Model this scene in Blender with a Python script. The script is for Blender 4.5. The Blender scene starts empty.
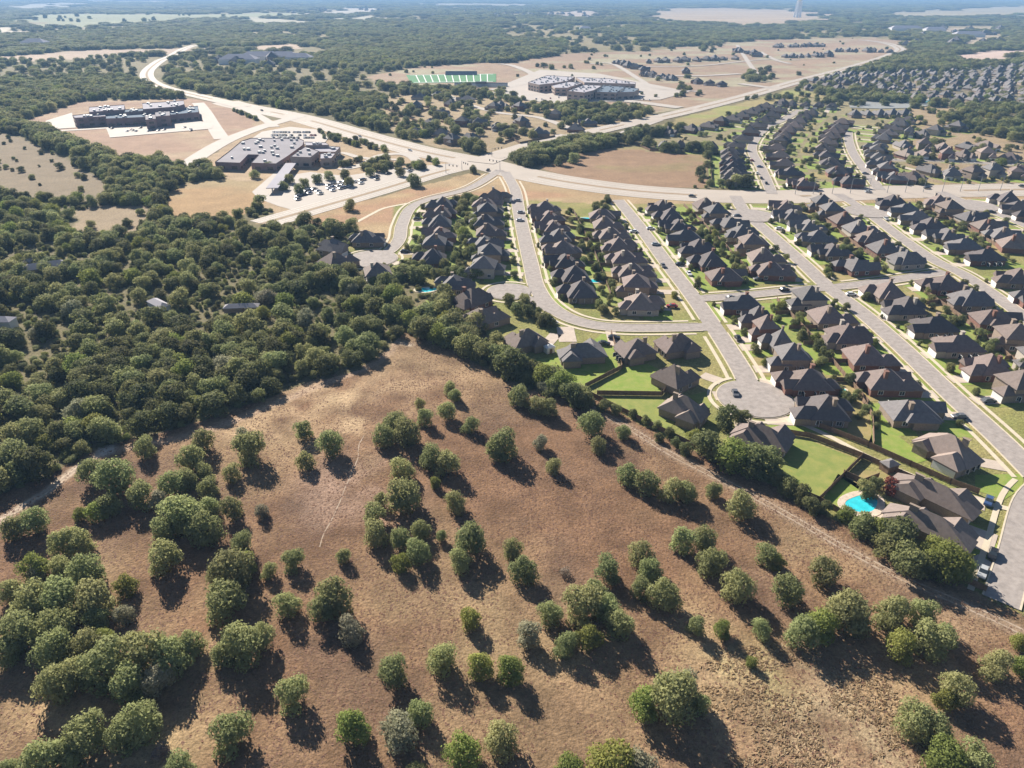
import bpy, math, random
import numpy as np
random.seed(7); rng = np.random.default_rng(7)
sc = bpy.context.scene; C = sc.collection
PI = math.pi
# ------------------------------------------------------------------ camera geometry
F = 710.0; PITCH = math.radians(28.9); H = 120.0
SP, CP = math.sin(PITCH), math.cos(PITCH)
def G(px, py, z=0.0):
    """point at height z of the real place seen at this spot of the survey photo"""
    x = (px-512)/F; y = (384-py)/F
    dz = -SP + y*CP; dy = CP + y*SP
    t = (z-H)/dz
    return (x*t, dy*t)
def P(x, y, z):
    f = y*CP - (z-H)*SP; u = y*SP + (z-H)*CP
    return (512+F*x/f, 384-F*u/f)
def Gn(pts, z=0.0): return np.array([G(a, b, z) for a, b in pts])
def depth(x, y, z=0): return y*CP - (z-H)*SP
# ------------------------------------------------------------------ materials
def mat(name, col, rough=.85, var=.0, scale=.2, col2=None, bump=0, bscale=2.0, spec=.3, metal=0, detail=5, rnd=0, vcol=None, hv=.01):
    m = bpy.data.materials.new(name); m.use_nodes = True; nt = m.node_tree; N = nt.nodes; L = nt.links
    b = N['Principled BSDF']; b.inputs['Roughness'].default_value = rough
    b.inputs['Specular IOR Level'].default_value = spec; b.inputs['Metallic'].default_value = metal
    b.inputs['Base Color'].default_value = (*col, 1)
    src = None
    geo = N.new('ShaderNodeNewGeometry')
    if col2 is not None or var or vcol:
        n = N.new('ShaderNodeTexNoise'); n.inputs['Scale'].default_value = scale; n.inputs['Detail'].default_value = detail
        n.inputs['Roughness'].default_value = .65
        L.new(geo.outputs['Position'], n.inputs['Vector'])
        mr = N.new('ShaderNodeMapRange'); mr.inputs[1].default_value = .33; mr.inputs[2].default_value = .67
        L.new(n.outputs['Fac'], mr.inputs[0])
        mx = N.new('ShaderNodeMix'); mx.data_type = 'RGBA'
        c2 = col2 if col2 is not None else tuple(c*(1-var) for c in col)
        c1 = col if col2 is not None else tuple(min(1, c*(1+var)) for c in col)
        mx.inputs[6].default_value = (*c1, 1); mx.inputs[7].default_value = (*c2, 1)
        L.new(mr.outputs[0], mx.inputs[0]); src = mx.outputs[2]
    if rnd:
        oi = N.new('ShaderNodeObjectInfo'); hs = N.new('ShaderNodeHueSaturation')
        mr2 = N.new('ShaderNodeMapRange'); mr2.inputs[3].default_value = 1-rnd; mr2.inputs[4].default_value = 1+rnd
        L.new(oi.outputs['Random'], mr2.inputs[0]); L.new(mr2.outputs[0], hs.inputs['Value'])
        if src: L.new(src, hs.inputs['Color'])
        else: hs.inputs['Color'].default_value = (*col, 1)
        mr3 = N.new('ShaderNodeMapRange'); mr3.inputs[3].default_value = .5-hv; mr3.inputs[4].default_value = .505
        ml = N.new('ShaderNodeMath'); ml.operation = 'MULTIPLY'; ml.inputs[1].default_value = 7.31
        fr = N.new('ShaderNodeMath'); fr.operation = 'FRACT'
        L.new(oi.outputs['Random'], ml.inputs[0]); L.new(ml.outputs[0], fr.inputs[0]); L.new(fr.outputs[0], mr3.inputs[0])
        L.new(mr3.outputs[0], hs.inputs['Hue']); src = hs.outputs['Color']
    if src: L.new(src, b.inputs['Base Color'])
    if bump:
        n2 = N.new('ShaderNodeTexNoise'); n2.inputs['Scale'].default_value = bscale; n2.inputs['Detail'].default_value = 4
        L.new(geo.outputs['Position'], n2.inputs['Vector'])
        bp = N.new('ShaderNodeBump'); bp.inputs['Strength'].default_value = bump; bp.inputs['Distance'].default_value = .3
        L.new(n2.outputs['Fac'], bp.inputs['Height']); L.new(bp.outputs[0], b.inputs['Normal'])
    return m
def leafmat(name, ca, cb, rnd=.22, trans=.22):
    m = mat(name, ca, .75, col2=cb, scale=.45, detail=3, rnd=rnd, spec=.15, hv=.04)
    nt = m.node_tree; N = nt.nodes; L = nt.links; b = N['Principled BSDF']
    src = b.inputs['Base Color'].links[0].from_socket
    t = N.new('ShaderNodeBsdfTranslucent'); L.new(src, t.inputs['Color'])
    mx = N.new('ShaderNodeMixShader'); mx.inputs[0].default_value = trans
    L.new(b.outputs[0], mx.inputs[1]); L.new(t.outputs[0], mx.inputs[2])
    L.new(mx.outputs[0], N['Material Output'].inputs['Surface'])
    return m
M = {}
M['leaf'] = leafmat('oak_leaves', (.35, .38, .17), (.24, .27, .115), .2, .5)
M['leafd'] = leafmat('wood_leaves', (.26, .285, .12), (.15, .17, .07), .45, .48)
M['leafb'] = leafmat('bright_leaves', (.29, .34, .10), (.19, .23, .06), .2, .5)
M['leafp'] = leafmat('pale_leaves', (.40, .40, .26), (.28, .285, .17), .15, .45)
M['leafy'] = leafmat('yard_leaves', (.26, .29, .12), (.16, .185, .08), .35, .5)
M['dry'] = leafmat('dry_twigs', (.30, .25, .18), (.20, .16, .11), .1, .1)
M['red'] = leafmat('red_leaves', (.28, .09, .05), (.18, .06, .04), .1)
M['bark'] = mat('bark', (.16, .12, .09), .9, .3, 3)
M['street'] = mat('street_concrete', (.32, .28, .255), .9, .18, .5, bump=.1)
M['asphalt'] = mat('parking_asphalt', (.34, .31, .29), .9, .15, .1)
M['highway'] = mat('highway_concrete', (.42, .36, .305), .85, .07, .04)
M['walk'] = mat('sidewalk_concrete', (.56, .48, .36), .9, .08, .5)
M['drive'] = mat('driveway_concrete', (.48, .40, .33), .9, .10, .4)
M['median'] = mat('median_grass', (.30, .22, .14), .95, .2, .3)
M['paint'] = mat('road_paint', (.8, .8, .76), .7)
M['pale'] = mat('pale_concrete', (.42, .37, .325), .85, .06, .05)
M['lawn_b'] = mat('bright_lawn', (.17, .26, .035), .95, col2=(.27, .29, .075), scale=.35, bump=.3, bscale=5)
M['lawn_m'] = mat('mixed_lawn', (.27, .27, .075), .95, col2=(.17, .22, .05), scale=.3, bump=.3, bscale=5)
M['lawn_o'] = mat('ochre_lawn', (.34, .26, .12), .95, col2=(.24, .21, .075), scale=.2, bump=.3, bscale=5)
M['brick_r'] = mat('red_brick', (.20, .105, .08), .9, .15, 2)
M['brick_t'] = mat('tan_brick', (.27, .21, .165), .9, .15, 2)
M['brick_w'] = mat('pale_stone', (.40, .35, .30), .9, .12, 2)
M['roof_b'] = mat('brown_shingle', (.20, .158, .14), .9, .14, .9, rnd=.16)
M['roof_g'] = mat('grey_shingle', (.165, .152, .15), .9, .14, .9, rnd=.16)
M['roof_d'] = mat('dark_shingle', (.125, .108, .106), .9, .14, .9, rnd=.16)
M['roof_t'] = mat('tan_shingle', (.25, .20, .17), .9, .12, .9, rnd=.1)
M['white'] = mat('white_paint', (.75, .73, .70), .6)
M['glass'] = mat('window_glass', (.04, .05, .06), .12, spec=.6)
M['fence'] = mat('fence_wood', (.21, .14, .095), .9, .25, 1.2)
M['stone'] = mat('patio_stone', (.55, .45, .36), .9, .2, .9)
M['water'] = mat('pool_water', (.04, .52, .60), .08, .15, .5, spec=.5)
M['pond'] = mat('pond_water', (.30, .30, .28), .5, spec=.5)
M['flat'] = mat('membrane_roof', (.33, .31, .325), .95, .08, .05, spec=.03)
M['flatw'] = mat('white_membrane', (.42, .40, .43), .95, .06, .05, spec=.03)
M['flatb'] = mat('metal_blue_roof', (.16, .20, .25), .9, .05, .05, spec=.05)
M['sbrick'] = mat('school_brick', (.29, .20, .19), .9, .12, .5)
M['sbrick2'] = mat('school_tan_brick', (.40, .31, .26), .9, .12, .5)
M['turf'] = mat('sports_turf', (.06, .20, .07), .9, .08, .05)
M['steel'] = mat('galvanised_steel', (.35, .36, .37), .5, metal=.4)
M['tower'] = mat('tower_paint', (.85, .87, .9), .5)
M['tyre'] = mat('tyre', (.02, .02, .02), .8)
for n, c in dict(cw=(.75, .75, .76), ck=(.02, .02, .022), cs=(.42, .43, .44), cr=(.35, .03, .03), cb=(.05, .09, .2), cg=(.12, .12, .13)).items():
    M[n] = mat('car_paint_'+n, c, .3, spec=.6)
# ------------------------------------------------------------------ mesh helpers
class MB:
    def __init__(s): s.v = []; s.f = []
    def add(s, vs, fs):
        o = len(s.v); s.v += [tuple(v) for v in vs]; s.f += [tuple(i+o for i in f) for f in fs]; return s
    def box(s, x0, x1, y0, y1, z0, z1):
        v = [(x0,y0,z0),(x1,y0,z0),(x1,y1,z0),(x0,y1,z0),(x0,y0,z1),(x1,y0,z1),(x1,y1,z1),(x0,y1,z1)]
        return s.add(v, [(3,2,1,0),(4,5,6,7),(0,1,5,4),(1,2,6,5),(2,3,7,6),(3,0,4,7)])
    def obox(s, a, b, w, z0, z1):
        a = np.array(a[:2], float); b = np.array(b[:2], float); d = b-a; L = np.hypot(*d) or 1; n = np.array((-d[1], d[0]))/L*w/2
        q = [a-n, b-n, b+n, a+n]
        v = [(p[0], p[1], z0) for p in q]+[(p[0], p[1], z1) for p in q]
        return s.add(v, [(3,2,1,0),(4,5,6,7),(0,1,5,4),(1,2,6,5),(2,3,7,6),(3,0,4,7)])
    def tube(s, a, b, r0, r1, n=7):
        a = np.array(a, float); b = np.array(b, float); d = b-a; d /= np.linalg.norm(d)
        u = np.cross(d, (0,0,1) if abs(d[2]) < .9 else (1,0,0)); u /= np.linalg.norm(u); w = np.cross(d, u)
        vs = []
        for p, r in ((a, r0), (b, r1)):
            for k in range(n):
                t = 2*PI*k/n; vs.append(p+r*(math.cos(t)*u+math.sin(t)*w))
        fs = [(k, (k+1) % n, n+(k+1) % n, n+k) for k in range(n)]+[tuple(range(n-1, -1, -1)), tuple(range(n, 2*n))]
        return s.add(vs, fs)
    def hip(s, cx, cy, w, d, z, pitch, ov=.6, gable=False):
        w2 = w/2+ov; d2 = d/2+ov; m = min(w2, d2); h = pitch*m; fz = z+.18
        if w2 >= d2: r = w2-m if not gable else w2; A = (cx-r, cy, fz+h); B = (cx+r, cy, fz+h)
        else: r = d2-m if not gable else d2; A = (cx, cy-r, fz+h); B = (cx, cy+r, fz+h)
        b = [(cx-w2,cy-d2,z),(cx+w2,cy-d2,z),(cx+w2,cy+d2,z),(cx-w2,cy+d2,z)]
        e = [(x,y,fz) for x,y,_ in b]
        v = b+e+[A,B]
        fs = [(3,2,1,0),(0,1,5,4),(1,2,6,5),(2,3,7,6),(3,0,4,7)]
        if w2 >= d2: fs += [(4,5,9,8),(6,7,8,9),(7,4,8),(5,6,9)]
        else: fs += [(5,6,9,8),(7,4,8,9),(4,5,8),(6,7,9)]
        return s.add(v, fs)
    def mesh(s, name, m):
        me = bpy.data.meshes.new(name); me.from_pydata(s.v, [], s.f)
        if m: me.materials.append(m)
        me.update(); return me
    def build(s, name, m, parent=None, loc=None):
        return obj(name, s.mesh(name, m), parent, loc)
def obj(name, me, parent=None, loc=None):
    o = bpy.data.objects.new(name, me); C.objects.link(o)
    if parent: o.parent = parent
    if loc is not None: o.location = loc
    return o
def tag(o, label=None, cat=None, group=None, kind=None):
    if label: o['label'] = label
    if cat: o['category'] = cat
    if group: o['group'] = group
    if kind: o['kind'] = kind
    return o
def empty(name, loc, rz=0):
    o = bpy.data.objects.new(name, None); C.objects.link(o); o.location = loc; o.rotation_euler = (0, 0, rz); o.empty_display_size = 1; return o
def npmesh(name, V, Q, m, smooth=False):
    me = bpy.data.meshes.new(name); V = np.ascontiguousarray(V, np.float32); Q = np.ascontiguousarray(Q, np.int32)
    k = Q.shape[1]
    me.vertices.add(len(V)); me.vertices.foreach_set('co', V.ravel())
    me.loops.add(Q.size); me.loops.foreach_set('vertex_index', Q.ravel())
    me.polygons.add(len(Q)); me.polygons.foreach_set('loop_start', np.arange(0, Q.size, k, dtype=np.int32))
    me.materials.append(m); me.update(calc_edges=True)
    return me
def inside(poly, X, Y):
    poly = np.asarray(poly); n = len(poly); r = np.zeros(np.shape(X), bool); j = n-1
    for i in range(n):
        xi, yi = poly[i]; xj, yj = poly[j]
        if yi != yj:
            c = ((yi > Y) != (yj > Y)) & (X < (xj-xi)*(Y-yi)/(yj-yi)+xi)
            r ^= c
        j = i
    return r
def distline(pts, X, Y):
    d = np.full(np.shape(X), 1e9)
    for (ax, ay), (bx, by) in zip(pts[:-1], pts[1:]):
        L2 = (bx-ax)**2+(by-ay)**2 or 1e-9
        t = np.clip(((X-ax)*(bx-ax)+(Y-ay)*(by-ay))/L2, 0, 1)
        d = np.minimum(d, np.hypot(X-ax-t*(bx-ax), Y-ay-t*(by-ay)))
    return d
def spline(pts, step=3.0):
    p = np.asarray(pts, float); out = []
    q = np.vstack([2*p[0]-p[1], p, 2*p[-1]-p[-2]])
    for i in range(1, len(q)-2):
        n = max(2, int(np.hypot(*(q[i+1]-q[i]))/step))
        t = np.linspace(0, 1, n, endpoint=False)[:, None]
        a, b, c, d = q[i-1], q[i], q[i+1], q[i+2]
        out.append(.5*((2*b)+(-a+c)*t+(2*a-5*b+4*c-d)*t**2+(-a+3*b-3*c+d)*t**3))
    out.append(p[-1:]); return np.vstack(out)
# value noise for the land cover
_tab = rng.random((256, 256))
def vnoise(X, Y, s):
    x = X/s+1000; y = Y/s+1000; i = np.floor(x).astype(int); j = np.floor(y).astype(int); fx = x-i; fy = y-j
    fx = fx*fx*(3-2*fx); fy = fy*fy*(3-2*fy)
    g = lambda a, b: _tab[a % 256, b % 256]
    return (g(i, j)*(1-fx)+g(i+1, j)*fx)*(1-fy)+(g(i, j+1)*(1-fx)+g(i+1, j+1)*fx)*fy
def fbm(X, Y, s, o=4): return sum(vnoise(X, Y, s/2**k)*.5**k for k in range(o))/sum(.5**k for k in range(o))
# ------------------------------------------------------------------ roads
ROADS = []   # name, pts(world), width, kind
def road(name, px, w, kind): ROADS.append([name, spline(Gn(px), 3.0 if kind != 'h' else 8.0), w, kind])
road('highway', [(196,45),(184,49),(170,57),(160,61),(148,71),(149,80),(165,88),(198,96),(228,103),(243,107)], 21, 'h')
road('highway', [(225,102),(240,106),(300,118),(360,135),(420,151),(480,163),(520,173),(580,184),(660,193),(768,197),(900,192),(1120,188)], 34, 'h')
road('avenue', [(482,163),(440,172),(380,190),(300,213),(262,224)], 22, 'h')
road('parkway', [(480,163),(510,152),(560,140),(620,126),(680,113),(740,98),(800,81),(850,68),(888,56),(900,49),(885,43),(862,40)], 24, 'h')
road('street', [(500,170),(470,188),(430,199),(411,208),(402,225),(399,240),(388,252),(372,258)], 7.0, 's')
road('street', [(505,172),(515,190),(519,212),(525,240),(531,265),(537,288),(552,308),(580,322),(625,328),(716,327)], 7.5, 's')
road('street', [(556,312),(535,302),(508,292)], 6.5, 's')
road('street', [(618,200),(632,217),(648,238),(668,265),(692,296),(709,320),(729,350),(744,375),(752,394)], 7.5, 's')
road('street', [(695,299),(740,296),(800,290),(838,287),(880,282),(946,272)], 7.0, 's')
road('street', [(735,196),(745,212),(772,236),(800,261),(828,287),(862,313),(902,348),(950,394),(1000,440),(1060,500)], 8.0, 's')
road('street', [(838,194),(862,209),(880,222),(905,241),(935,261),(962,274),(988,291),(1024,317),(1070,350)], 7.5, 's')
road('street', [(940,192),(972,205),(1000,215),(1040,232),(1080,250)], 7.5, 's')
road('street', [(1048,482),(1028,505),(1015,555),(1001,603)], 7.0, 's')
road('street', [(772,194),(762,170),(752,148),(764,130),(785,119),(800,110)], 7.5, 's')
road('street', [(880,190),(866,172),(854,155),(849,142),(848,132)], 7.5, 's')
road('street', [(890,160),(940,161),(1000,164),(1060,166)], 6.5, 's')
road('school_road', [(198,103),(205,112),(214,127),(222,139)], 14, 'p')
road('school_road', [(300,116),(262,127),(228,140),(200,156),(188,166)], 16, 'p')
road('school_road', [(14,120),(28,126),(40,131),(75,130),(110,128)], 8, 'p')
road('school_road', [(236,104),(262,118),(275,127)], 10, 'p')
road('school_road', [(340,170),(362,165),(380,156),(400,154),(412,157),(420,165)], 9, 'p')
road('school_road', [(310,158),(340,153),(362,158),(400,160)], 6, 'p')
road('estate_street', [(440,92),(470,105),(500,113),(540,118),(580,132),(610,136),(660,120)], 9, 'p')
road('estate_street', [(500,153),(540,141),(565,135)], 14, 'p')
road('school_road', [(500,64),(513,66),(532,74),(528,82),(505,88),(490,90)], 14, 'p')
road('school_road', [(480,92),(520,97),(560,103),(620,101),(680,108)], 18, 'p')
road('estate_street', [(590,64),(612,64),(640,80),(655,88),(700,92)], 10, 'p')
road('estate_street', [(640,67),(700,66),(760,60),(800,60)], 9, 'p')
road('estate_street', [(650,76),(700,76),(740,74)], 14, 'p')
road('estate_street', [(740,84),(770,88)], 16, 'p')
road('estate_street', [(737,45),(748,62),(755,72),(762,80)], 9, 'p')
road('estate_street', [(760,52),(775,60),(790,64)], 10, 'p')
BULBS = [((372,259), 13), ((509,292), 10), ((755,399), 12.5), ((752,216), 14), ((868,212), 14), ((974,206), 14)]
BULBW = [(np.array(G(*p)), r) for p, r in BULBS]
def roaddist(X, Y, skip=None):
    """signed distance to the edge of the nearest pavement"""
    d = np.full(np.shape(X), 1e9)
    for i, (n, p, w, k) in enumerate(ROADS):
        if i == skip: continue
        d = np.minimum(d, distline(p[::2] if len(p) > 6 else p, X, Y)-w/2)
    for c, r in BULBW: d = np.minimum(d, np.hypot(X-c[0], Y-c[1])-r)
    return d
def offset(p, o):
    d = np.gradient(p, axis=0); d /= np.hypot(d[:, 0], d[:, 1])[:, None]+1e-9
    return p+np.c_[-d[:, 1], d[:, 0]]*o
def ribbon(mb, p, o0, o1, z, keep=None, side=0.0):
    a = offset(p, o0); b = offset(p, o1)
    for i in range(len(p)-1):
        if keep is not None and not (keep[i] and keep[i+1]): continue
        if side:
            q = [a[i], a[i+1], b[i+1], b[i]]
            v = [(x, y, z-side) for x, y in q]+[(x, y, z) for x, y in q]
            mb.add(v, [(4,5,6,7),(0,1,5,4),(2,3,7,6)])
        else: mb.add([(*a[i], z), (*a[i+1], z), (*b[i+1], z), (*b[i], z)], [(0,3,2,1) if o1 < o0 else (0,1,2,3)])
def disc(mb, c, r, z, n=32): mb.add([(c[0]+r*math.cos(2*PI*k/n), c[1]+r*math.sin(2*PI*k/n), z) for k in range(n)], [tuple(range(n))])
zz = .10
kerb = MB(); walkm = MB(); kerbh = MB()
for i, (name, p, w, k) in enumerate(ROADS):
    zz += .012 if k != 's' else .006
    mb = MB(); far = .25 if p[:, 1].mean() > 900 else 0
    ribbon(mb, p, -w/2, w/2, zz+far)
    tag(mb.build(name, M[{'h': 'highway', 's': 'street', 'p': 'pale'}[k]]), kind='structure')
    if k == 's':
        for s in (-1, 1):
            e = offset(p, s*(w/2+.2)); kp = roaddist(e[:, 0], e[:, 1], i) > .4
            ribbon(kerb, p, s*(w/2-.05), s*(w/2+.35), .27, kp, .2)
            e = offset(p, s*(w/2+2.6)); kp = roaddist(e[:, 0], e[:, 1], i) > 2.2
            ribbon(walkm, p, s*(w/2+1.9), s*(w/2+3.3), .15, kp)
    if k == 'h' and w > 20:
        m2 = MB(); e = roaddist(p[:, 0], p[:, 1], i) > 14
        ribbon(m2, p, -1.6, 1.6, zz+.06+far, e); tag(m2.build('road_median', M['median']), kind='structure')
        m3 = MB()
        for o in (-w/2+.7, -w*.30, -w*.17, w*.17, w*.30, w/2-.7): ribbon(m3, p, o-.14, o+.14, zz+.05+far, e)
        tag(m3.build('road_marking', M['paint']), kind='structure')
for c, r in BULBW:
    zz += .006; mb = MB(); disc(mb, c, r, zz); tag(mb.build('turning_circle', M['street']), kind='structure')
    n = 48
    for t in range(n):
        a0, a1 = 2*PI*t/n, 2*PI*(t+1)/n; am = (a0+a1)/2
        for rr, ww, tgt, z, g in ((r, .4, kerb, .27, .6), (r+1.9, 1.4, walkm, .152, 2.0)):
            q = (c[0]+(rr+.3)*math.cos(am), c[1]+(rr+.3)*math.sin(am))
            dd = min(distline(pp, np.array([q[0]]), np.array([q[1]]))[0]-w_/2 for _, pp, w_, k_ in ROADS if k_ != 'p')
            if dd < g-.4: continue
            v = [(c[0]+R*math.cos(a), c[1]+R*math.sin(a), z) for R, a in ((rr, a0), (rr+ww, a0), (rr+ww, a1), (rr, a1))]
            tgt.add(v, [(0,1,2,3)])
tag(kerb.build('kerb', M['walk']), kind='structure'); tag(walkm.build('pavement', M['walk']), kind='structure')
# paths and paved areas
def area(name, px, m, z, step=0):
    w = Gn(px); mb = MB(); mb.add([(x, y, z) for x, y in w], [tuple(range(len(w)))])
    return tag(mb.build(name, M[m]), kind='structure')
fp = spline(Gn([(766,409),(782,419),(806,426),(838,441),(862,454),(905,473),(950,491),(985,503),(1012,510)]), 3)
mb = MB(); ribbon(mb, fp, -1.0, 1.0, .145); tag(mb.build('footpath', M['walk']), kind='structure')
fp2 = spline(Gn([(357,222),(372,214),(385,208),(410,203)]), 3)
mb = MB(); ribbon(mb, fp2, -1.2, 1.2, .09); tag(mb.build('footpath', M['walk']), kind='structure')
area('car_park', [(278,206),(262,200),(286,176),(310,172),(345,176),(400,168),(455,163),(460,168),(380,189),(300,212)], 'pale', .09)
area('car_park', [(250,140),(262,132),(290,127),(318,130),(330,137),(322,146),(250,141)], 'pale', .35)
area('car_park', [(106,128),(150,123),(192,120),(214,124),(212,129),(110,138)], 'pale', .4)
area('car_park', [(46,121),(72,113),(76,128),(44,130)], 'pale', .4)
area('car_park', [(500,92),(508,83),(540,70),(600,74),(650,84),(690,92),(660,100),(620,101),(560,104),(520,100)], 'pale', .45)
area('loading_yard', [(262,202),(292,168),(286,163),(252,192)], 'pale', .12)
# ------------------------------------------------------------------ ground sheet with land cover
PAST = [(-220,620),(-60,560),(0,497),(60,470),(105,445),(180,428),(250,405),(310,380),(360,368),(392,348),(404,332),(440,344),(480,364),(520,385),(560,398),(600,404),(640,424),(700,452),(770,484),(850,527),(930,570),(1000,604),(1060,632),(1500,900),(1300,1600),(-600,1600),(-500,900)]
SUB = [(395,205),(440,196),(520,200),(600,204),(1200,200),(1300,640),(1060,632),(1000,604),(930,570),(850,527),(770,484),(700,452),(640,424),(590,398),(545,372),(500,345),(470,320),(430,285),(395,262),(370,262),(345,275),(310,272),(325,245),(390,245)]
CLEAR = {
 'tanL1': [(-60,130),(10,134),(40,146),(66,160),(110,184),(104,204),(60,202),(0,194),(-60,200)],
 'tanL2': [(72,212),(110,205),(150,205),(160,218),(125,238),(70,236)],
 'tanL3': [(168,196),(180,184),(230,178),(268,180),(276,196),(245,216),(205,226),(172,216)],
 'schA': [(22,122),(60,108),(80,101),(195,98),(240,110),(262,124),(225,146),(196,160),(130,165),(100,157),(60,138)],
 'schB': [(196,164),(225,146),(262,120),(310,120),(420,152),(478,165),(380,192),(300,214),(280,214),(262,208),(262,182),(230,180)],
 'tri': [(262,222),(300,215),(470,173),(520,178),(600,190),(1100,196),(1100,206),(600,206),(520,205),(440,200),(410,210),(395,245),(375,240),(352,228),(325,228),(300,222)],
 'field': [(535,168),(560,158),(600,150),(640,146),(650,152),(706,153),(709,187),(640,189),(580,181)],
 'strip': [(640,131),(700,112),(800,87),(830,98),(800,104),(740,112),(700,125),(655,134)],
 'dev': [(496,62),(560,54),(640,51),(700,47),(765,40),(860,38),(915,42),(905,56),(860,70),(800,84),(740,98),(680,110),(640,114),(600,108),(560,106),(500,98),(470,92),(380,84),(372,76),(420,66),(470,62)],
 'farestate': [(785,92),(830,76),(870,73),(960,72),(1060,62),(1060,112),(960,106),(900,100),(860,92)],
 'c1': [(25,15),(90,13),(180,15),(300,13),(300,17),(250,19),(180,21),(110,25),(50,28),(30,24)],
 'c2': [(-20,58),(40,54),(100,50),(165,49),(250,47),(305,43),(302,50),(270,51),(200,50),(175,54),(90,59),(-20,63)],
 'c4': [(655,9),(720,8),(800,10),(835,14),(820,22),(790,25),(740,26),(690,24),(650,22),(640,14)],
 'c5': [(895,13),(950,9),(1060,5),(1060,13),(980,17),(880,19)],
 'c7': [(962,55),(990,51),(1050,50),(1010,63),(970,62)],
 'c8': [(0,9),(50,2),(90,4),(60,8),(20,10)], 'c9': [(300,14),(360,8),(390,8),(400,12),(330,16)], 'c10': [(540,14),(580,11),(620,13),(600,18),(550,18)],
 'c11': [(-20,27),(12,27),(28,33),(10,37),(-20,34)], 'c12': [(70,-2),(120,1),(200,1),(150,3),(90,2)], 'c13': [(400,3),(520,4),(560,6),(430,6)],
 'c14': [(930,28),(1000,26),(980,42),(960,48),(950,40)], 'c15': [(250,16),(300,21),(390,14),(380,18),(300,25),(220,25)],
 'nN': [(650,140),(770,104),(800,98),(925,104),(925,188),(712,186),(708,150),(645,152)],
 'nR': [(905,108),(950,106),(960,118),(1080,112),(1080,186),(905,188)],
 'estB': [(395,88),(500,90),(560,108),(640,112),(670,118),(600,132),(560,140),(500,152),(440,148),(390,132),(385,110)],
}
CW = {k: Gn([(a, max(b, -6.5)) for a, b in v]) for k, v in CLEAR.items()}
PASTW = Gn([(a, min(b, 1500)) for a, b in PAST]); SUBW = Gn(SUB)
COL = dict(farestate=(.20,.17,.11), tanL1=(.23,.18,.12), tanL2=(.30,.23,.15), tanL3=(.33,.25,.14), schA=(.36,.24,.17), schB=(.38,.28,.18), tri=(.36,.26,.15), field=(.29,.19,.12),
  strip=(.33,.27,.13), dev=(.33,.235,.165), c1=(.30,.30,.17), c2=(.42,.32,.24), c4=(.42,.32,.22), c5=(.36,.30,.19), c7=(.5,.38,.32), c8=(.42,.38,.3), c9=(.5,.44,.36),
  c10=(.42,.34,.28), c11=(.6,.52,.4), c12=(.42,.38,.3), c13=(.38,.34,.26), c14=(.42,.34,.24), c15=(.42,.38,.28), nN=(.27,.23,.13), nR=(.32,.24,.15), estB=(.34,.26,.16))
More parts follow.
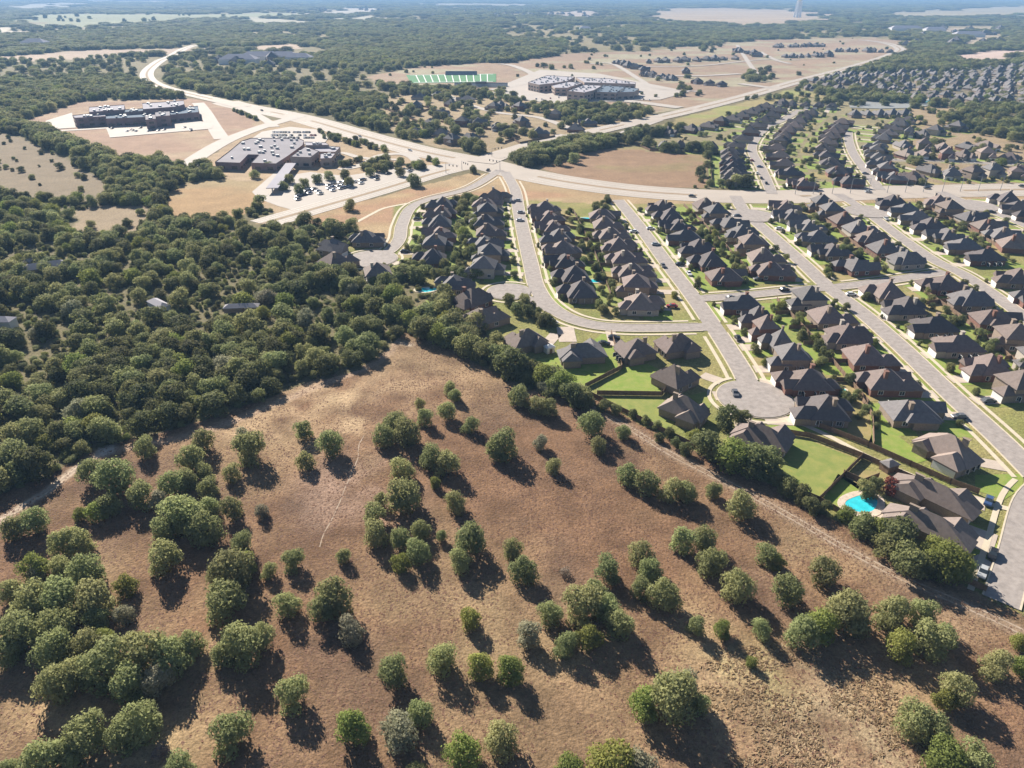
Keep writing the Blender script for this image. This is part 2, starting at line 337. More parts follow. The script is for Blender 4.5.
def build_ground():
    ys = list(np.arange(-160, 30, 6.0))+list(np.arange(30, 320, .8)); y = 320
    while y < 45000: ys.append(y); y *= 1.0065
    ys = np.array(ys); nc = 640; u = np.linspace(-1, 1, nc)
    hw = 1.15*np.maximum(ys, 0)+170
    X = u[None, :]*hw[:, None]; Y = np.repeat(ys[:, None], nc, 1)
    am = .06*np.clip(Y-700, 0, 6000); wx = X+(fbm(X, Y, 30)-.5)*14+(fbm(X, Y*2, 300)-.5)*am*2; wy = Y+(fbm(X+900, Y, 30)-.5)*14+(fbm(X+900, Y*2, 300)-.5)*am*2      # ragged natural boundaries
    c = np.empty(X.shape+(3,)); a = fbm(X, Y, 90)[..., None]
    c[:] = np.array((.12, .105, .055))*(1-a)+np.array((.21, .175, .095))*a
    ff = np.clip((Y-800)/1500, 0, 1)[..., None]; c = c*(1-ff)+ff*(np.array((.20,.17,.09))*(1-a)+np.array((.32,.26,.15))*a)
    for k, w in CW.items():
        m = inside(w, wx, wy) if k not in ('nN', 'nR') else inside(w, X, Y)
        n = .8+.4*fbm(X*.5, Y, 60+Y.mean()*.02)
        c[m] = np.array(COL[k])*n[m][:, None]
    # triangle and school ground: alternate straw and rust patches
    for k, cc in (('tri', (.30,.26,.12)), ('tri', (.38,.22,.14)), ('schA', (.40,.30,.20)), ('field', (.25,.22,.10)), ('dev', (.36,.33,.22)), ('strip', (.28,.29,.10)), ('tanL3', (.36,.23,.12))):
        m = inside(CW[k], wx, wy); n = np.clip((fbm(X+len(k)*77, Y*1.6, 70)-.5)*7, 0, 1)[..., None]*.8
        c = np.where(m[..., None], c*(1-n)+np.array(cc)*n, c)
    m = inside(SUBW, X, Y); n = fbm(X, Y, 12)[..., None]
    c = np.where(m[..., None], np.array((.16,.19,.05))*(1-n)+np.array((.33,.27,.12))*n, c)
    # pasture
    m = inside(PASTW, wx*.6+X*.4, wy*.6+Y*.4)
    A = np.array((.30,.165,.105)); B = np.array((.40,.265,.165)); D = np.array((.235,.14,.10)); E = np.array((.37,.29,.17)); 
    n1 = np.clip((fbm(X, Y, 42)-.5)*4+.5, 0, 1)[..., None]; n2 = np.clip((fbm(X+500, Y+90, 16)-.55)*5, 0, 1)[..., None]; n3 = np.clip((fbm(X-700, Y+300, 5, 3)-.5)*3+.5, 0, 1)[..., None]
    p = A*(1-n1)+B*n1*.6+A*n1*.4; p = p*(1-n2*.7)+D*n2*.7; p = p*(.84+.32*n3)*np.array((.60,.64,.59))
    def blob(px, py, rm, col, k):
        nonlocal p
        gx, gy = G(px, py); d = np.hypot(wx-gx, wy-gy)/rm; t = np.clip(1.3-d, 0, 1)[..., None]*k*np.clip((fbm(X+px, Y, 9)-.35)*3, 0, 1)[..., None]
        p = p*(1-t)+np.array(col)*t
    blob(790, 710, 20, (.42,.33,.20), .8); blob(850, 740, 16, (.40,.31,.19), .7); blob(740, 680, 12, (.38,.32,.15), .7)
    blob(320, 405, 38, (.46,.33,.20), .9); blob(270, 420, 26, (.44,.31,.18), .7); blob(20, 740, 14, (.44,.31,.17), .9); blob(150, 740, 12, (.38,.28,.15), .7)
    blob(350, 490, 18, (.40,.27,.20), .8); blob(430, 380, 25, (.40,.27,.16), .6); blob(930, 640, 14, (.36,.25,.15), .6); blob(690, 720, 14, (.40,.28,.16), .6)
    for cx, cy in ((50,590),(160,700),(230,620),(340,630),(500,620),(600,640),(700,620),(900,700),(820,560)): blob(cx, cy, 14, (.40,.29,.16), .55)
    def track(px, w, col, k):
        nonlocal p
        L = spline(Gn(px), 4); d = distline(L, X+(fbm(X, Y, 7)-.5)*1.2, Y+(fbm(X+55, Y, 7)-.5)*1.2)
        t = (np.clip(1.5-d/w, 0, 1)*k)[..., None]; p = p*(1-t)+np.array(col)*t
    tr = [(560,388),(600,412),(625,425),(637,433),(668,452),(702,470),(762,501),(830,539),(893,574),(963,603),(1018,631),(1100,670)]
    track(tr, 2.0, (.29,.21,.145), .75)
    globals()['TRK'] = tr
    if 0: track([(320,542),(330,520),(345,495),(352,470),(362,448),(372,425)], .5, (.36,.27,.21), .6)
    track([(-30,540),(20,508),(45,492),(75,470),(100,455),(106,444)], 1.3, (.56,.45,.34), .9)
    track([(100,455),(130,447),(200,432),(260,410),(320,385),(380,360),(398,336)], 2.0, (.42,.30,.21), .7)
    track([(104,438),(108,446),(106,452)], 2.2, (.58,.52,.46), .9); track([(376,332),(388,338),(410,345)], 1.5, (.5,.40,.3), .8)
    c = np.where(m[..., None], p, c)
    V = np.c_[X.ravel(), Y.ravel(), np.zeros(X.size)]
    R, K = X.shape; i = (np.arange(R-1)[:, None]*K+np.arange(K-1)[None, :]).ravel()
    Q = np.c_[i, i+1, i+1+K, i+K]
    gm = bpy.data.materials.new('land_cover'); gm.use_nodes = True; nt = gm.node_tree; N = nt.nodes; L = nt.links; b = N['Principled BSDF']
    b.inputs['Roughness'].default_value = .95; b.inputs['Specular IOR Level'].default_value = .1
    at = N.new('ShaderNodeAttribute'); at.attribute_name = 'cover'; geo = N.new('ShaderNodeNewGeometry')
    cur = at.outputs['Color']
    for sc_, lo, hi, det in ((.9, .62, 1.36, 5), (3.2, .72, 1.28, 3), (.06, .85, 1.15, 3)):
        n = N.new('ShaderNodeTexNoise'); n.inputs['Scale'].default_value = sc_; n.inputs['Detail'].default_value = det; n.inputs['Roughness'].default_value = .7
        L.new(geo.outputs['Position'], n.inputs['Vector'])
        mr = N.new('ShaderNodeMapRange'); mr.inputs[1].default_value = .3; mr.inputs[2].default_value = .7; mr.inputs[3].default_value = lo; mr.inputs[4].default_value = hi
        L.new(n.outputs['Fac'], mr.inputs[0])
        vm = N.new('ShaderNodeVectorMath'); vm.operation = 'SCALE'; L.new(cur, vm.inputs[0]); L.new(mr.outputs[0], vm.inputs['Scale']); cur = vm.outputs[0]
    L.new(cur, b.inputs['Base Color'])
    n = N.new('ShaderNodeTexNoise'); n.inputs['Scale'].default_value = 1.6; n.inputs['Detail'].default_value = 5; L.new(geo.outputs['Position'], n.inputs['Vector'])
    bp = N.new('ShaderNodeBump'); bp.inputs['Strength'].default_value = .8; bp.inputs['Distance'].default_value = .35; L.new(n.outputs['Fac'], bp.inputs['Height']); L.new(bp.outputs[0], b.inputs['Normal'])
    me = npmesh('ground', V, Q, gm)
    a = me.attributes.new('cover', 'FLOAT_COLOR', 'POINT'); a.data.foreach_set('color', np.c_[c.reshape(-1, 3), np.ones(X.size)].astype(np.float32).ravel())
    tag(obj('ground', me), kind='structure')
build_ground()
M['earth'] = mat('bare_earth', (.42, .33, .25), .95, col2=(.29, .215, .155), scale=1.1)
def wander(px, w, z, amp, seed):
    L = spline(Gn(px), 1.2); t = np.arange(len(L)); L = L+np.c_[fbm(t*1.0+seed, t*0.0, 9)-.5, fbm(t*1.0+seed+77, t*0.0, 9)-.5]*amp
    mb = MB(); a = []; r = random.Random(seed)
    ww = [w*(.55+.9*r.random()) for _ in L]; l = offset(L, .5); n = l-L
    for i in range(len(L)-1):
        p0, p1, p2, p3 = L[i]-n[i]*ww[i], L[i]+n[i]*ww[i], L[i+1]+n[i+1]*ww[i+1], L[i+1]-n[i+1]*ww[i+1]
        mb.add([(*q, z) for q in (p0, p1, p2, p3)], [(0, 3, 2, 1)])
    tag(mb.build('dirt_track', M['earth']), kind='structure')
for o in (-.85, .85):
    L = offset(spline(Gn(TRK), 4), o); mb = MB(); wander([P(x, y, 0) for x, y in L[::3]], .42, .012, .5, 5)
wander([(318,545),(326,528),(334,512),(342,500),(347,486),(351,472),(357,458),(360,447),(366,436)], .28, .012, 2.2, 9)
wander([(-30,540),(20,508),(45,492),(75,470),(88,462)], .9, .012, 1.0, 11)
# ------------------------------------------------------------------ trees
def crown_mesh(name, seed, m, n=2600, leaf=.055, low=.18, sparse=0, lobes=9):
    r = np.random.default_rng(seed); cs = []; 
    for k in range(lobes):
        a = 2*PI*k*.382+r.random()*.6; d = .36*math.sqrt(r.random()) if k else 0
        R = .12+.11*r.random(); z = low+R+r.random()*(.80-low-R)*(1-(d/.42)**2*.75)
        if k == 0: R = .27; z = .50
        elif k % 3 == 1: z = low+R*.75; d = .12+.2*r.random()
        cs.append((d*math.cos(a), d*math.sin(a), z, R))
    cs = np.array(cs); w = cs[:, 3]**2; idx = r.choice(len(cs), n*2, p=w/w.sum())
    dv = r.normal(size=(n*2, 3)); dv /= np.linalg.norm(dv, axis=1)[:, None]
    dv[:, 2] = np.where(dv[:, 2] < -.7, -dv[:, 2], dv[:, 2])
    rad = cs[idx, 3]*(1+np.abs(r.normal(size=n*2))*.22-.08)
    pos = cs[idx, :3]+dv*rad[:, None]*np.array((1, 1, .85))
    dd = np.linalg.norm((pos[:, None]-cs[None, :, :3])/np.array((1, 1, .85)), axis=2)/cs[None, :, 3]
    ok = (dd.min(1) > .80) & (pos[:, 2] > low*.8); pos = pos[ok][:n]; dv = dv[ok][:n]; n = len(pos)
    nn = dv+r.normal(size=(n, 3))*.42; nn /= np.linalg.norm(nn, axis=1)[:, None]
    t = np.cross(nn, r.normal(size=(n, 3))); t /= np.linalg.norm(t, axis=1)[:, None]; b = np.cross(nn, t)
    s = leaf*(.6+.8*r.random(n))[:, None]*.5
    # each leaf clump: a kinked four-sided spray
    V = np.stack([pos-t*s, pos-b*s*.8+nn*s*.3, pos+t*s, pos+b*s*.8-nn*s*.1], 1).reshape(-1, 3)
    Q = np.arange(4*n).reshape(-1, 4)
    if not sparse:
        cv = []; cq = []
        for x, y, z, R in cs:
            o = len(cv); NS, NR = 10, 6
            for i in range(NR):
                ph = PI*(i+.5)/NR
                for j in range(NS):
                    th = 2*PI*j/NS; q = R*.48*(1+.12*r.normal()); cv.append((x+q*math.sin(ph)*math.cos(th), y+q*math.sin(ph)*math.sin(th), max(low, z+q*.85*math.cos(ph))))
            for i in range(NR-1):
                for j in range(NS): cq.append((o+i*NS+j, o+(i+1)*NS+j, o+(i+1)*NS+(j+1) % NS, o+i*NS+(j+1) % NS))
            cq.append((o, o+1, o+2, o+3)); 
        cq = np.array(cq)+len(V); V = np.vstack([V, np.array(cv)]); Q = np.vstack([Q, cq])
    # normalise the crown to width 1
    wdt = (np.percentile(V[:, 0], 99)-np.percentile(V[:, 0], 1)+np.percentile(V[:, 1], 99)-np.percentile(V[:, 1], 1))/2
    V[:, :2] /= wdt; V[:, 2] /= V[:, 2].max()
    return npmesh(name, V, Q, m)
def trunk_mesh(seed):
    r = random.Random(seed); mb = MB(); k = r.uniform(-.03, .03)
    mb.tube((0,0,-.02), (k,k*.5,.28), .045, .03)
    for i in range(4):
        a = 2*PI*i/4+r.random(); mb.tube((k,k*.5,.24), (k+.2*math.cos(a), k*.5+.2*math.sin(a), .55), .022, .008, 5)
    return mb.mesh('trunk', M['bark'])
CR = {}
for key, mn, cnt, sp in (('oak','leaf',6,0), ('wood','leafd',6,0), ('bright','leafb',3,0), ('pale','leafp',2,0), ('yard','leafy',5,0), ('dry','dry',1,1), ('red','red',1,0)):
    CR[key] = [crown_mesh('crown', 100*len(CR)+i, M[mn], n=2700 if key in ('oak','bright','pale') else (900 if key == 'dry' else 2000), leaf=.052 if key in ('oak','bright','pale') else .062,
               low=[.0,.03,.02,.0,.04,.01][i % 6], sparse=sp, lobes=[15,12,18,13,16,20][i % 6]) for i in range(cnt)]
TR = [trunk_mesh(i) for i in range(4)]
usedlab = set()
def place(x, y, z=3):
    px, py = P(x, y, z); return px, py
def where(x, y, z=3, dec=0):
    px, py = P(x, y, z); a, b = px/10.24, py/7.68
    if dec: return f'{a:.1f}% across, {b:.1f}% down the photo'
    return f'{a:.0f}% across, {b:.0f}% down the photo'
def uniq(fmt, x, y, z=3):
    l = fmt+' '+where(x, y, z)
    if l in usedlab: l = fmt+' '+where(x, y, z, 1)
    k = 0
    while l in usedlab: l = fmt+' '+where(x, y, z+.3*k, 1); k += 1
    usedlab.add(l); return l
TREECOUNT = {}
def tree(name, kind, x, y, w, h, fmt, cat, group, i=None, rz=None):
    t = empty(name, (x, y, 0), rz if rz is not None else random.uniform(0, 6.28))
    i = random.randrange(99) if i is None else i
    o = obj('crown', CR[kind][i % len(CR[kind])], t); o.scale = (w, w*random.uniform(.88, 1.12), h)
    if random.random() < .5: o.scale[0] *= 1.0
    tk = obj('trunk', TR[i % 4], t); tk.scale = (w*.8, w*.8, h)
    tag(t, uniq(fmt, x, y, h*.5), cat, group)
    return t, o
FT = [ # crown centre x, y, crown width in survey-photo pixels, kind
(144,446,22,'o'),(200,439,28,'o'),(189,456,30,'o'),(92,469,30,'o'),(115,474,42,'o'),(109,503,24,'o'),(95,510,22,'b'),(140,494,28,'o'),(158,498,20,'p'),(79,513,15,'b'),(12,526,26,'o'),(32,519,30,'o'),
(60,542,30,'o'),(80,540,28,'o'),(33,564,30,'b'),(60,565,26,'o'),(86,569,38,'o'),(172,481,30,'o'),(187,478,22,'o'),(205,471,20,'o'),(207,487,20,'o'),(231,472,18,'o'),(248,446,34,'o'),(244,436,20,'p'),
(232,506,24,'o'),(240,540,24,'o'),(182,508,44,'o'),(208,504,24,'o'),(163,526,30,'o'),(204,526,38,'o'),(184,520,26,'o'),(162,554,34,'o'),(232,566,44,'o'),(246,560,24,'b'),(216,574,26,'o'),
(304,429,20,'o'),(331,441,29,'o'),(305,459,20,'o'),(262,509,15,'p'),(393,420,26,'o'),(407,428,32,'o'),(384,434,24,'o'),(420,403,12,'o'),(424,416,18,'o'),(450,388,14,'o'),(455,394,14,'o'),(447,409,20,'o'),(470,423,18,'o'),
(431,455,27,'o'),(446,461,26,'o'),(402,466,26,'o'),(404,492,36,'o'),(435,481,12,'b'),(455,499,26,'o'),(380,499,16,'o'),(373,512,24,'o'),(376,532,27,'o'),(401,536,22,'o'),(420,528,22,'o'),(418,548,28,'o'),(401,561,20,'b'),(441,535,12,'o'),
(470,536,34,'o'),(460,557,28,'o'),(503,443,32,'o'),(496,449,20,'o'),(292,559,22,'o'),(268,569,18,'o'),(343,555,16,'o'),(513,548,22,'o'),(524,568,30,'o'),
(517,393,22,'o'),(524,399,16,'o'),(538,403,20,'o'),(549,406,20,'o'),(592,421,28,'o'),(624,430,16,'o'),(599,444,18,'o'),(541,441,16,'p'),(553,464,18,'o'),(629,473,24,'o'),(649,481,25,'o'),(672,487,28,'o'),(688,489,24,'o'),(714,489,18,'o'),(743,502,32,'o'),
(565,568,14,'d'),(609,568,28,'o'),(642,553,30,'o'),(651,568,26,'o'),(683,538,28,'o'),(706,537,27,'o'),(712,560,32,'o'),(769,552,26,'o'),(777,560,18,'b'),(826,570,32,'o'),(738,585,36,'o'),(790,588,32,'o'),
(8,590,26,'o'),(30,600,42,'o'),(60,597,42,'o'),(94,598,40,'o'),(18,628,46,'o'),(56,624,40,'o'),(96,617,26,'o'),(4,650,30,'o'),(125,583,24,'b'),(124,612,20,'p'),(35,572,22,'p'),
(50,648,42,'o'),(86,640,36,'o'),(102,664,50,'o'),(56,680,42,'o'),(104,638,24,'b'),(140,652,50,'o'),(172,652,46,'o'),(190,642,30,'o'),(128,682,40,'o'),(78,668,40,'o'),(155,678,34,'p'),
(222,598,42,'o'),(232,590,24,'o'),(238,642,44,'o'),(260,636,30,'o'),(222,652,26,'o'),(229,731,40,'o'),(140,720,46,'o'),(120,734,34,'o'),(84,731,46,'o'),(40,756,44,'o'),(66,748,36,'o'),(158,748,20,'d'),(178,766,32,'o'),(10,768,30,'o'),
(287,601,28,'o'),(333,594,42,'o'),(322,606,28,'o'),(351,629,28,'p'),(470,616,24,'b'),(441,655,34,'o'),(392,668,32,'o'),(481,664,30,'b'),(511,668,32,'b'),(291,692,34,'o'),(352,724,40,'b'),(398,724,42,'p'),(421,711,28,'o'),(463,748,40,'b'),(500,736,40,'o'),(416,768,20,'o'),
(529,632,28,'p'),(551,610,30,'o'),(582,602,42,'o'),(596,590,30,'o'),(607,606,28,'o'),(620,620,34,'o'),(566,642,28,'o'),(588,636,28,'b'),(641,587,22,'o'),(665,592,34,'o'),(696,624,20,'o'),(723,627,20,'b'),(762,626,24,'o'),(752,661,12,'b'),
(672,692,54,'o'),(645,700,36,'b'),(684,684,36,'p'),(699,700,26,'o'),(612,764,54,'b'),(570,768,34,'b'),(640,766,40,'p'),(803,629,34,'o'),(823,622,36,'b'),(848,608,44,'o'),(858,622,28,'o'),
(893,609,38,'o'),(923,611,28,'o'),(903,642,36,'b'),(930,636,38,'o'),(944,634,26,'o'),(998,662,34,'o'),(960,688,36,'o'),(946,698,24,'b'),(918,720,40,'o'),(938,728,36,'o'),(950,758,46,'b'),(978,762,40,'o'),(1020,640,18,'b'),(1022,664,20,'b'),
]
def fromcrown(px, py, wpx):
    z = 4.0
    for _ in range(4):
        x, y = G(px, py, z); w = wpx*depth(x, y, z)/F; h = w*.93+.7; z = h*.54
    return x, y, w, h
KW = {'o': ('oak', 'olive-green oak'), 'b': ('bright', 'bright green tree'), 'p': ('pale', 'pale grey-green tree'), 'd': ('dry', 'small dry brown bush')}
PTS_USED = []
for px, py, wpx, k in FT:
    x, y, w, h = fromcrown(px, py, wpx); w *= .87
    kind, lab = KW[k]
    sz = 'small ' if w < 4.5 and k != 'd' else ('broad ' if w > 9 else '')
    tree('dry_bush' if k == 'd' else 'pasture_tree', kind, x, y, w, h if k != 'd' else w*.7, f'{sz}{lab} in brown pasture,', 'bush' if k == 'd' else 'tree', 'trees scattered over the pasture')
    PTS_USED.append((x, y, w))
# hedge and boundary trees between the pasture and the gardens
HT = [(545,372,27,'b'),(562,378,27,'b'),(573,391,28,'y'),(587,398,20,'y'),(514,358,36,'y'),(500,352,26,'y'),(532,366,22,'y'),(709,441,36,'y'),(737,450,40,'b'),(762,456,40,'y'),(752,462,28,'y'),(776,462,22,'y'),(727,414,24,'y'),(742,415,16,'y'),(696,434,16,'b'),
 (900,534,40,'y'),(888,541,30,'y'),(909,556,38,'y'),(950,556,46,'b'),(938,546,30,'b'),(966,566,26,'b'),(930,562,26,'y'),(790,484,22,'y'),(802,492,20,'y'),(813,503,20,'y'),(848,512,18,'b'),(866,522,28,'y'),(886,528,30,'b'),(826,506,14,'y'),(780,476,18,'y'),
 (671,432,12,'y'),(676,441,12,'y'),(657,424,10,'y'),(646,419,10,'y'),(634,412,10,'y'),(660,436,10,'y'),(616,408,12,'y'),(604,404,14,'y'),(686,447,14,'y'),(893,484,20,'r'),(868,487,20,'y'),(876,482,16,'y'),
 (392,310,22,'y'),(408,316,20,'b'),(424,322,24,'y'),(438,330,26,'b'),(452,334,24,'y'),(466,342,26,'y'),(482,348,26,'y'),(446,316,18,'b'),(466,328,18,'y'),(496,338,18,'y')]
HK = {'b': ('bright', 'bright green tree'), 'y': ('yard', 'dark green tree'), 'r': ('red', 'rust-red tree'), }
for px, py, wpx, k in HT:
    x, y, w, h = fromcrown(px, py, wpx); kind, lab = HK[k]
    tree('boundary_tree' if w > 4.5 else 'boundary_shrub', kind, x, y, w*.93, h*.9, f'{lab} by the garden boundary,', 'tree' if w > 4.5 else 'shrub', 'trees along the garden boundary')
# ------------------------------------------------------------------ houses
PITCHES = (.88, .98, .82)
VAR = []
def variant(i):
    r = random.Random(40+i)
    spec = [ # main (w,d), wings (cx,cy,w,d,gable,dz)
     ((13.5,17), [(-3.4,-10,6.2,6,0,-.0),(3.6,-9.2,5,3.4,1,0),(2.5,9.5,6,3.5,0,0)]),
     ((14.5,15), [(3.7,-9.5,6.5,7,0,0),(-3.2,8.6,6,4.5,0,0),(-4.6,-7.6,4,2.6,1,0)]),
     ((12.5,19), [(-5.2,-3,5,8,0,0),(3.0,-11,5.6,5,1,0)]),
     ((15,13), [(-4,-8.5,6.4,7,1,0),(4.2,8,5.6,6,0,0),(2.2,-7.2,4.5,3,1,0)]),
     ((14,16), [(-3.6,-9.8,6.6,5.5,0,0),(5,2,6,7,0,0)]),
     ((13,14.5), [(3.2,-8.8,6.4,6,0,2.6),(-3.4,8.4,5.5,4.5,0,0)]),
    ][i]
    (w, d), wings = spec; w *= .76; d *= .67; wings = [(a*.76, b*.67, c*.79, e*.67, g, q) for a, b, c, e, g, q in wings]; z = 2.75 if i != 5 else 5.2
    walls = MB(); roof = MB(); pit = PITCHES[i % 3]
    walls.box(-w/2, w/2, -d/2, d/2, 0, z); roof.hip(0, 0, w, d, z, pit)
    for k, (cx, cy, ww, wd, g, dz) in enumerate(wings):
        zz2 = 2.75+.04*(k+1) if not dz else 2.85
        walls.box(cx-ww/2, cx+ww/2, cy-wd/2-.7, cy+wd/2+.7, 0, zz2)
        roof.hip(cx, cy+(.9 if cy < 0 else -.9), ww, wd+3.4, zz2, pit*(1.02 if not g else 1.15), gable=bool(g), ov=.4)
    # garage door on the foremost wing
    gx, gy, gw = min(((c[0], c[1]-c[3]/2-.7, c[2]) for c in wings), key=lambda q: q[1])
    gd = MB()
    for k in range(4): gd.box(gx-2.4, gx+2.4, gy-.08, gy-.01, .05+k*.56, .05+k*.56+.52)
    ch = MB(); cx = w*.5-.5; cx = w*.22*(1 if i % 2 else -1); cy = d*.12
    topz = z+pit*min(w, d)/2+.9
    ch.box(cx-.6, cx+.6, cy-.5, cy+.5, z, topz).box(cx-.75, cx+.75, cy-.65, cy+.65, topz, topz+.18)
    wins = []
    for s in (-1, 1):
        for q in (-.3, .25): wins.append(('x', s*(w/2), q*d))
    for q in (-.28, .05, .32): wins.append(('y', q*w, d/2))
    wm = []
    for ax, a, b in wins:
        fr = MB(); pn = MB()
        if ax == 'x':
            s = 1 if a > 0 else -1; x0, x1 = sorted((a, a+s*.07)); y0, y1 = sorted((a-s*.01, a+s*.1))
            for (l, u, zl, zu) in ((b-.8, b+.8, .8, .9), (b-.8, b+.8, 2.3, 2.4), (b-.8, b-.7, .9, 2.3), (b+.7, b+.8, .9, 2.3), (b-.04, b+.04, .9, 2.3)): fr.box(y0, y1, l, u, zl, zu)
            pn.box(x0, x1, b-.7, b+.7, .9, 2.3)
        else:
            for (l, u, zl, zu) in ((b-1, b+1, .6, .7), (b-1, b+1, 2.3, 2.4), (b-1, b-.9, .7, 2.3), (b+.9, b+1, .7, 2.3), (b-.04, b+.04, .7, 2.3)): fr.box(l, u, a, a+.1, zl, zu)
            pn.box(b-.9, b+.9, a, a+.07, .7, 2.3)
        wm.append((fr.mesh('window', M['white']), pn.mesh('pane', M['glass'])))
    dr = MB(); dx = -.2*w if gx > 0 else .2*w; dr.box(dx-.5, dx+.5, -d/2-.09, -d/2-.01, 0, 2.1)
    wallm = {k: None for k in ('brick_r', 'brick_t', 'brick_w')}
    for k in wallm: wallm[k] = walls.mesh('wall', M[k])
    roofm = {k: roof.mesh('roof', M[k]) for k in ('roof_b', 'roof_g', 'roof_d', 'roof_t')}
    return dict(wall=wallm, roof=roofm, garage=gd.mesh('garage_door', M['white']), chim={k: ch.mesh('chimney', M[k]) for k in wallm}, win=wm, door=dr.mesh('door', M['sbrick']), gx=gx, gy=gy, w=w+(2 if i in (2,4) else 0), d=max(q[1] for q in roof.v)-min(q[1] for q in roof.v)-.9, walls=walls, roofs=roof)
VAR = [variant(i) for i in range(6)]
STREETS = [(n, p, w) for n, p, w, k in ROADS if k == 's']
def nearest_street(x, y):
    best = (1e9, 0, 0)
    for n, p, w in STREETS:
        q = p[::1]; d = np.hypot(q[:, 0]-x, q[:, 1]-y); i = d.argmin()
        if d[i] < best[0]: best = (d[i], q[i][0], q[i][1])
    return best
HOUSES = []  # x,y,yaw,scale,variant,roof,wall,label,near
ORD = ['first','second','third','fourth','fifth','sixth','seventh','eighth','ninth','tenth','eleventh','twelfth','thirteenth']
def row(px, n=None, desc='', roofs='bgd', spacing=None, yawfix=None):
    pts = Gn(px, 3.5)
    if n:
        L = np.r_[0, np.cumsum(np.hypot(*np.diff(pts, axis=0).T))]; t = np.linspace(0, L[-1], n)
        pts = np.c_[np.interp(t, L, pts[:, 0]), np.interp(t, L, pts[:, 1])]
    order = np.argsort(pts[:, 1]) if abs(pts[0, 1]-pts[-1, 1]) > abs(pts[0, 0]-pts[-1, 0]) else np.argsort(pts[:, 0])
    rank = {int(j): k for k, j in enumerate(order)}; yfirst = abs(pts[0, 1]-pts[-1, 1]) > abs(pts[0, 0]-pts[-1, 0])
    for j, (x, y) in enumerate(pts):
        nb = [np.hypot(*(pts[j]-pts[q])) for q in (j-1, j+1) if 0 <= q < len(pts)]
        sp = min(nb) if nb else 19
        if len(pts) > 1:
            a = pts[max(0, j-1)]; b = pts[min(len(pts)-1, j+1)]; tx, ty = (b-a)/np.hypot(*(b-a))
        else: tx, ty = 1, 0
        ds, sx, sy = nearest_street(x, y)
        nx, ny = -ty, tx
        if (sx-x)*nx+(sy-y)*ny < 0: nx, ny = -nx, -ny
        if len(pts) == 1 and ds < 60: nx, ny = (sx-x)/ds, (sy-y)/ds
        yaw = math.atan2(ny, nx)+PI/2     # front is local -Y
        if yawfix is not None: yaw = yawfix
        k = rank[j]; o = ORD[k] if k < len(ORD) else f'{k+1}th'
        s = max(.72, min(1.12, (sp-1.0)/13.6))
        if y > 900: x += random.uniform(-4, 4); y += random.uniform(-6, 6); yaw += random.uniform(-.5, .5); s *= random.uniform(.85, 1.25)
        rf = random.choice(roofs); v = random.randrange(6)
        pre = {'b': 'brown', 'g': 'grey', 'd': 'dark', 't': 'tan'}[rf]
        pos = (f'{o} from the near end' if yfirst else f'{o} from the left') if len(pts) > 1 else ''
        lab = f'{pre}-roofed house, {pos}, {desc}' if pos else f'{pre}-roofed house {desc}'
        HOUSES.append(dict(x=x, y=y, yaw=yaw, s=s, v=v, roof='roof_'+rf, wall=random.choice(['brick_r','brick_t','brick_t','brick_w']), lab=lab, sp=sp, ds=ds, st=(sx, sy), inrow=len(pts) > 1))
def single(px, py, dirpx, w, d, v, rf, lab, flip=False, wall='brick_t'):
    x, y = G(px, py, 3.5); a = np.array(G(*dirpx[0])); b = np.array(G(*dirpx[1])); t = b-a
    yaw = math.atan2(t[1], t[0])+(PI if flip else 0)       # local +X along the given line
    HOUSES.append(dict(x=x, y=y, yaw=yaw, s=(.86*w/VAR[v]['w'], .84*d/VAR[v]['d']), v=v, roof=rf, wall=wall, lab=lab, sp=20, ds=99, st=None, inrow=False, one=True))
row([(443,204),(441,214),(440,223),(440,233),(435,245),(433,258)], 6, 'right of the left cul-de-sac street')
row([(494,196),(484,204),(488,214),(485,223),(488,232),(484,244),(490,255),(484,268)], 8, 'left side of the curving street', 'bgb')
row([(545,208),(552,225),(562,243),(565,262),(575,276),(581,291)], 8, 'right side of the curving street')
row([(602,215),(606,228),(617,244),(624,257),(632,271),(640,303)], 8, 'left of the middle street', 'bbt')
row([(662,207),(672,217),(682,232),(696,246),(712,262),(724,275)], 7, 'right of the middle street', 'dgb')
row([(705,205),(716,214),(728,222),(742,234),(752,245),(763,257),(771,270)], 7, 'left of the long diagonal street', 'bbg')
row([(786,206),(792,217),(810,227),(818,238),(832,251),(855,265)], 6, 'far right side of the long diagonal street', 'gdb')
row([(822,204),(832,212),(844,220),(857,228),(873,239),(886,250),(905,259)], 7, 'left of the far-right street', 'gbb')
row([(892,202),(906,209),(916,216),(932,228),(950,237),(966,246),(986,256)], 7, 'right of the far-right street', 'gdg')
row([(938,202),(950,210),(970,216),(984,223),(1002,233),(1013,244)], 6, 'inner row left of the rightmost street', 'bbg')
row([(1008,199),(1019,207),(1036,216)], 3, 'right of the rightmost street', 'gd')
row([(744,303),(757,317),(765,329),(780,341),(791,358),(808,380),(825,408)], None, 'right of the pasture cul-de-sac', 'dgb')
row([(809,299),(828,316),(846,335),(866,356),(885,380),(911,410)], None, 'near left side of the long diagonal street', 'bbg')
row([(888,292),(906,307),(935,325),(959,344),(988,366),(1018,386)], None, 'near right side of the long diagonal street', 'bbd')
row([(945,284),(969,299),(994,318),(1015,338),(1040,360)], None, 'left of the lower far-right street', 'bbg')
row([(1017,278),(1042,298)], None, 'right of the lower far-right street', 'gb')
row([(454,283)], None, 'beside a pool at the edge of the wood', 'g'); row([(471,299)], None, 'next to the wood, behind a pool house', 'b'); row([(481,317)], None, 'backing onto the wood near the short cul-de-sac', 't')
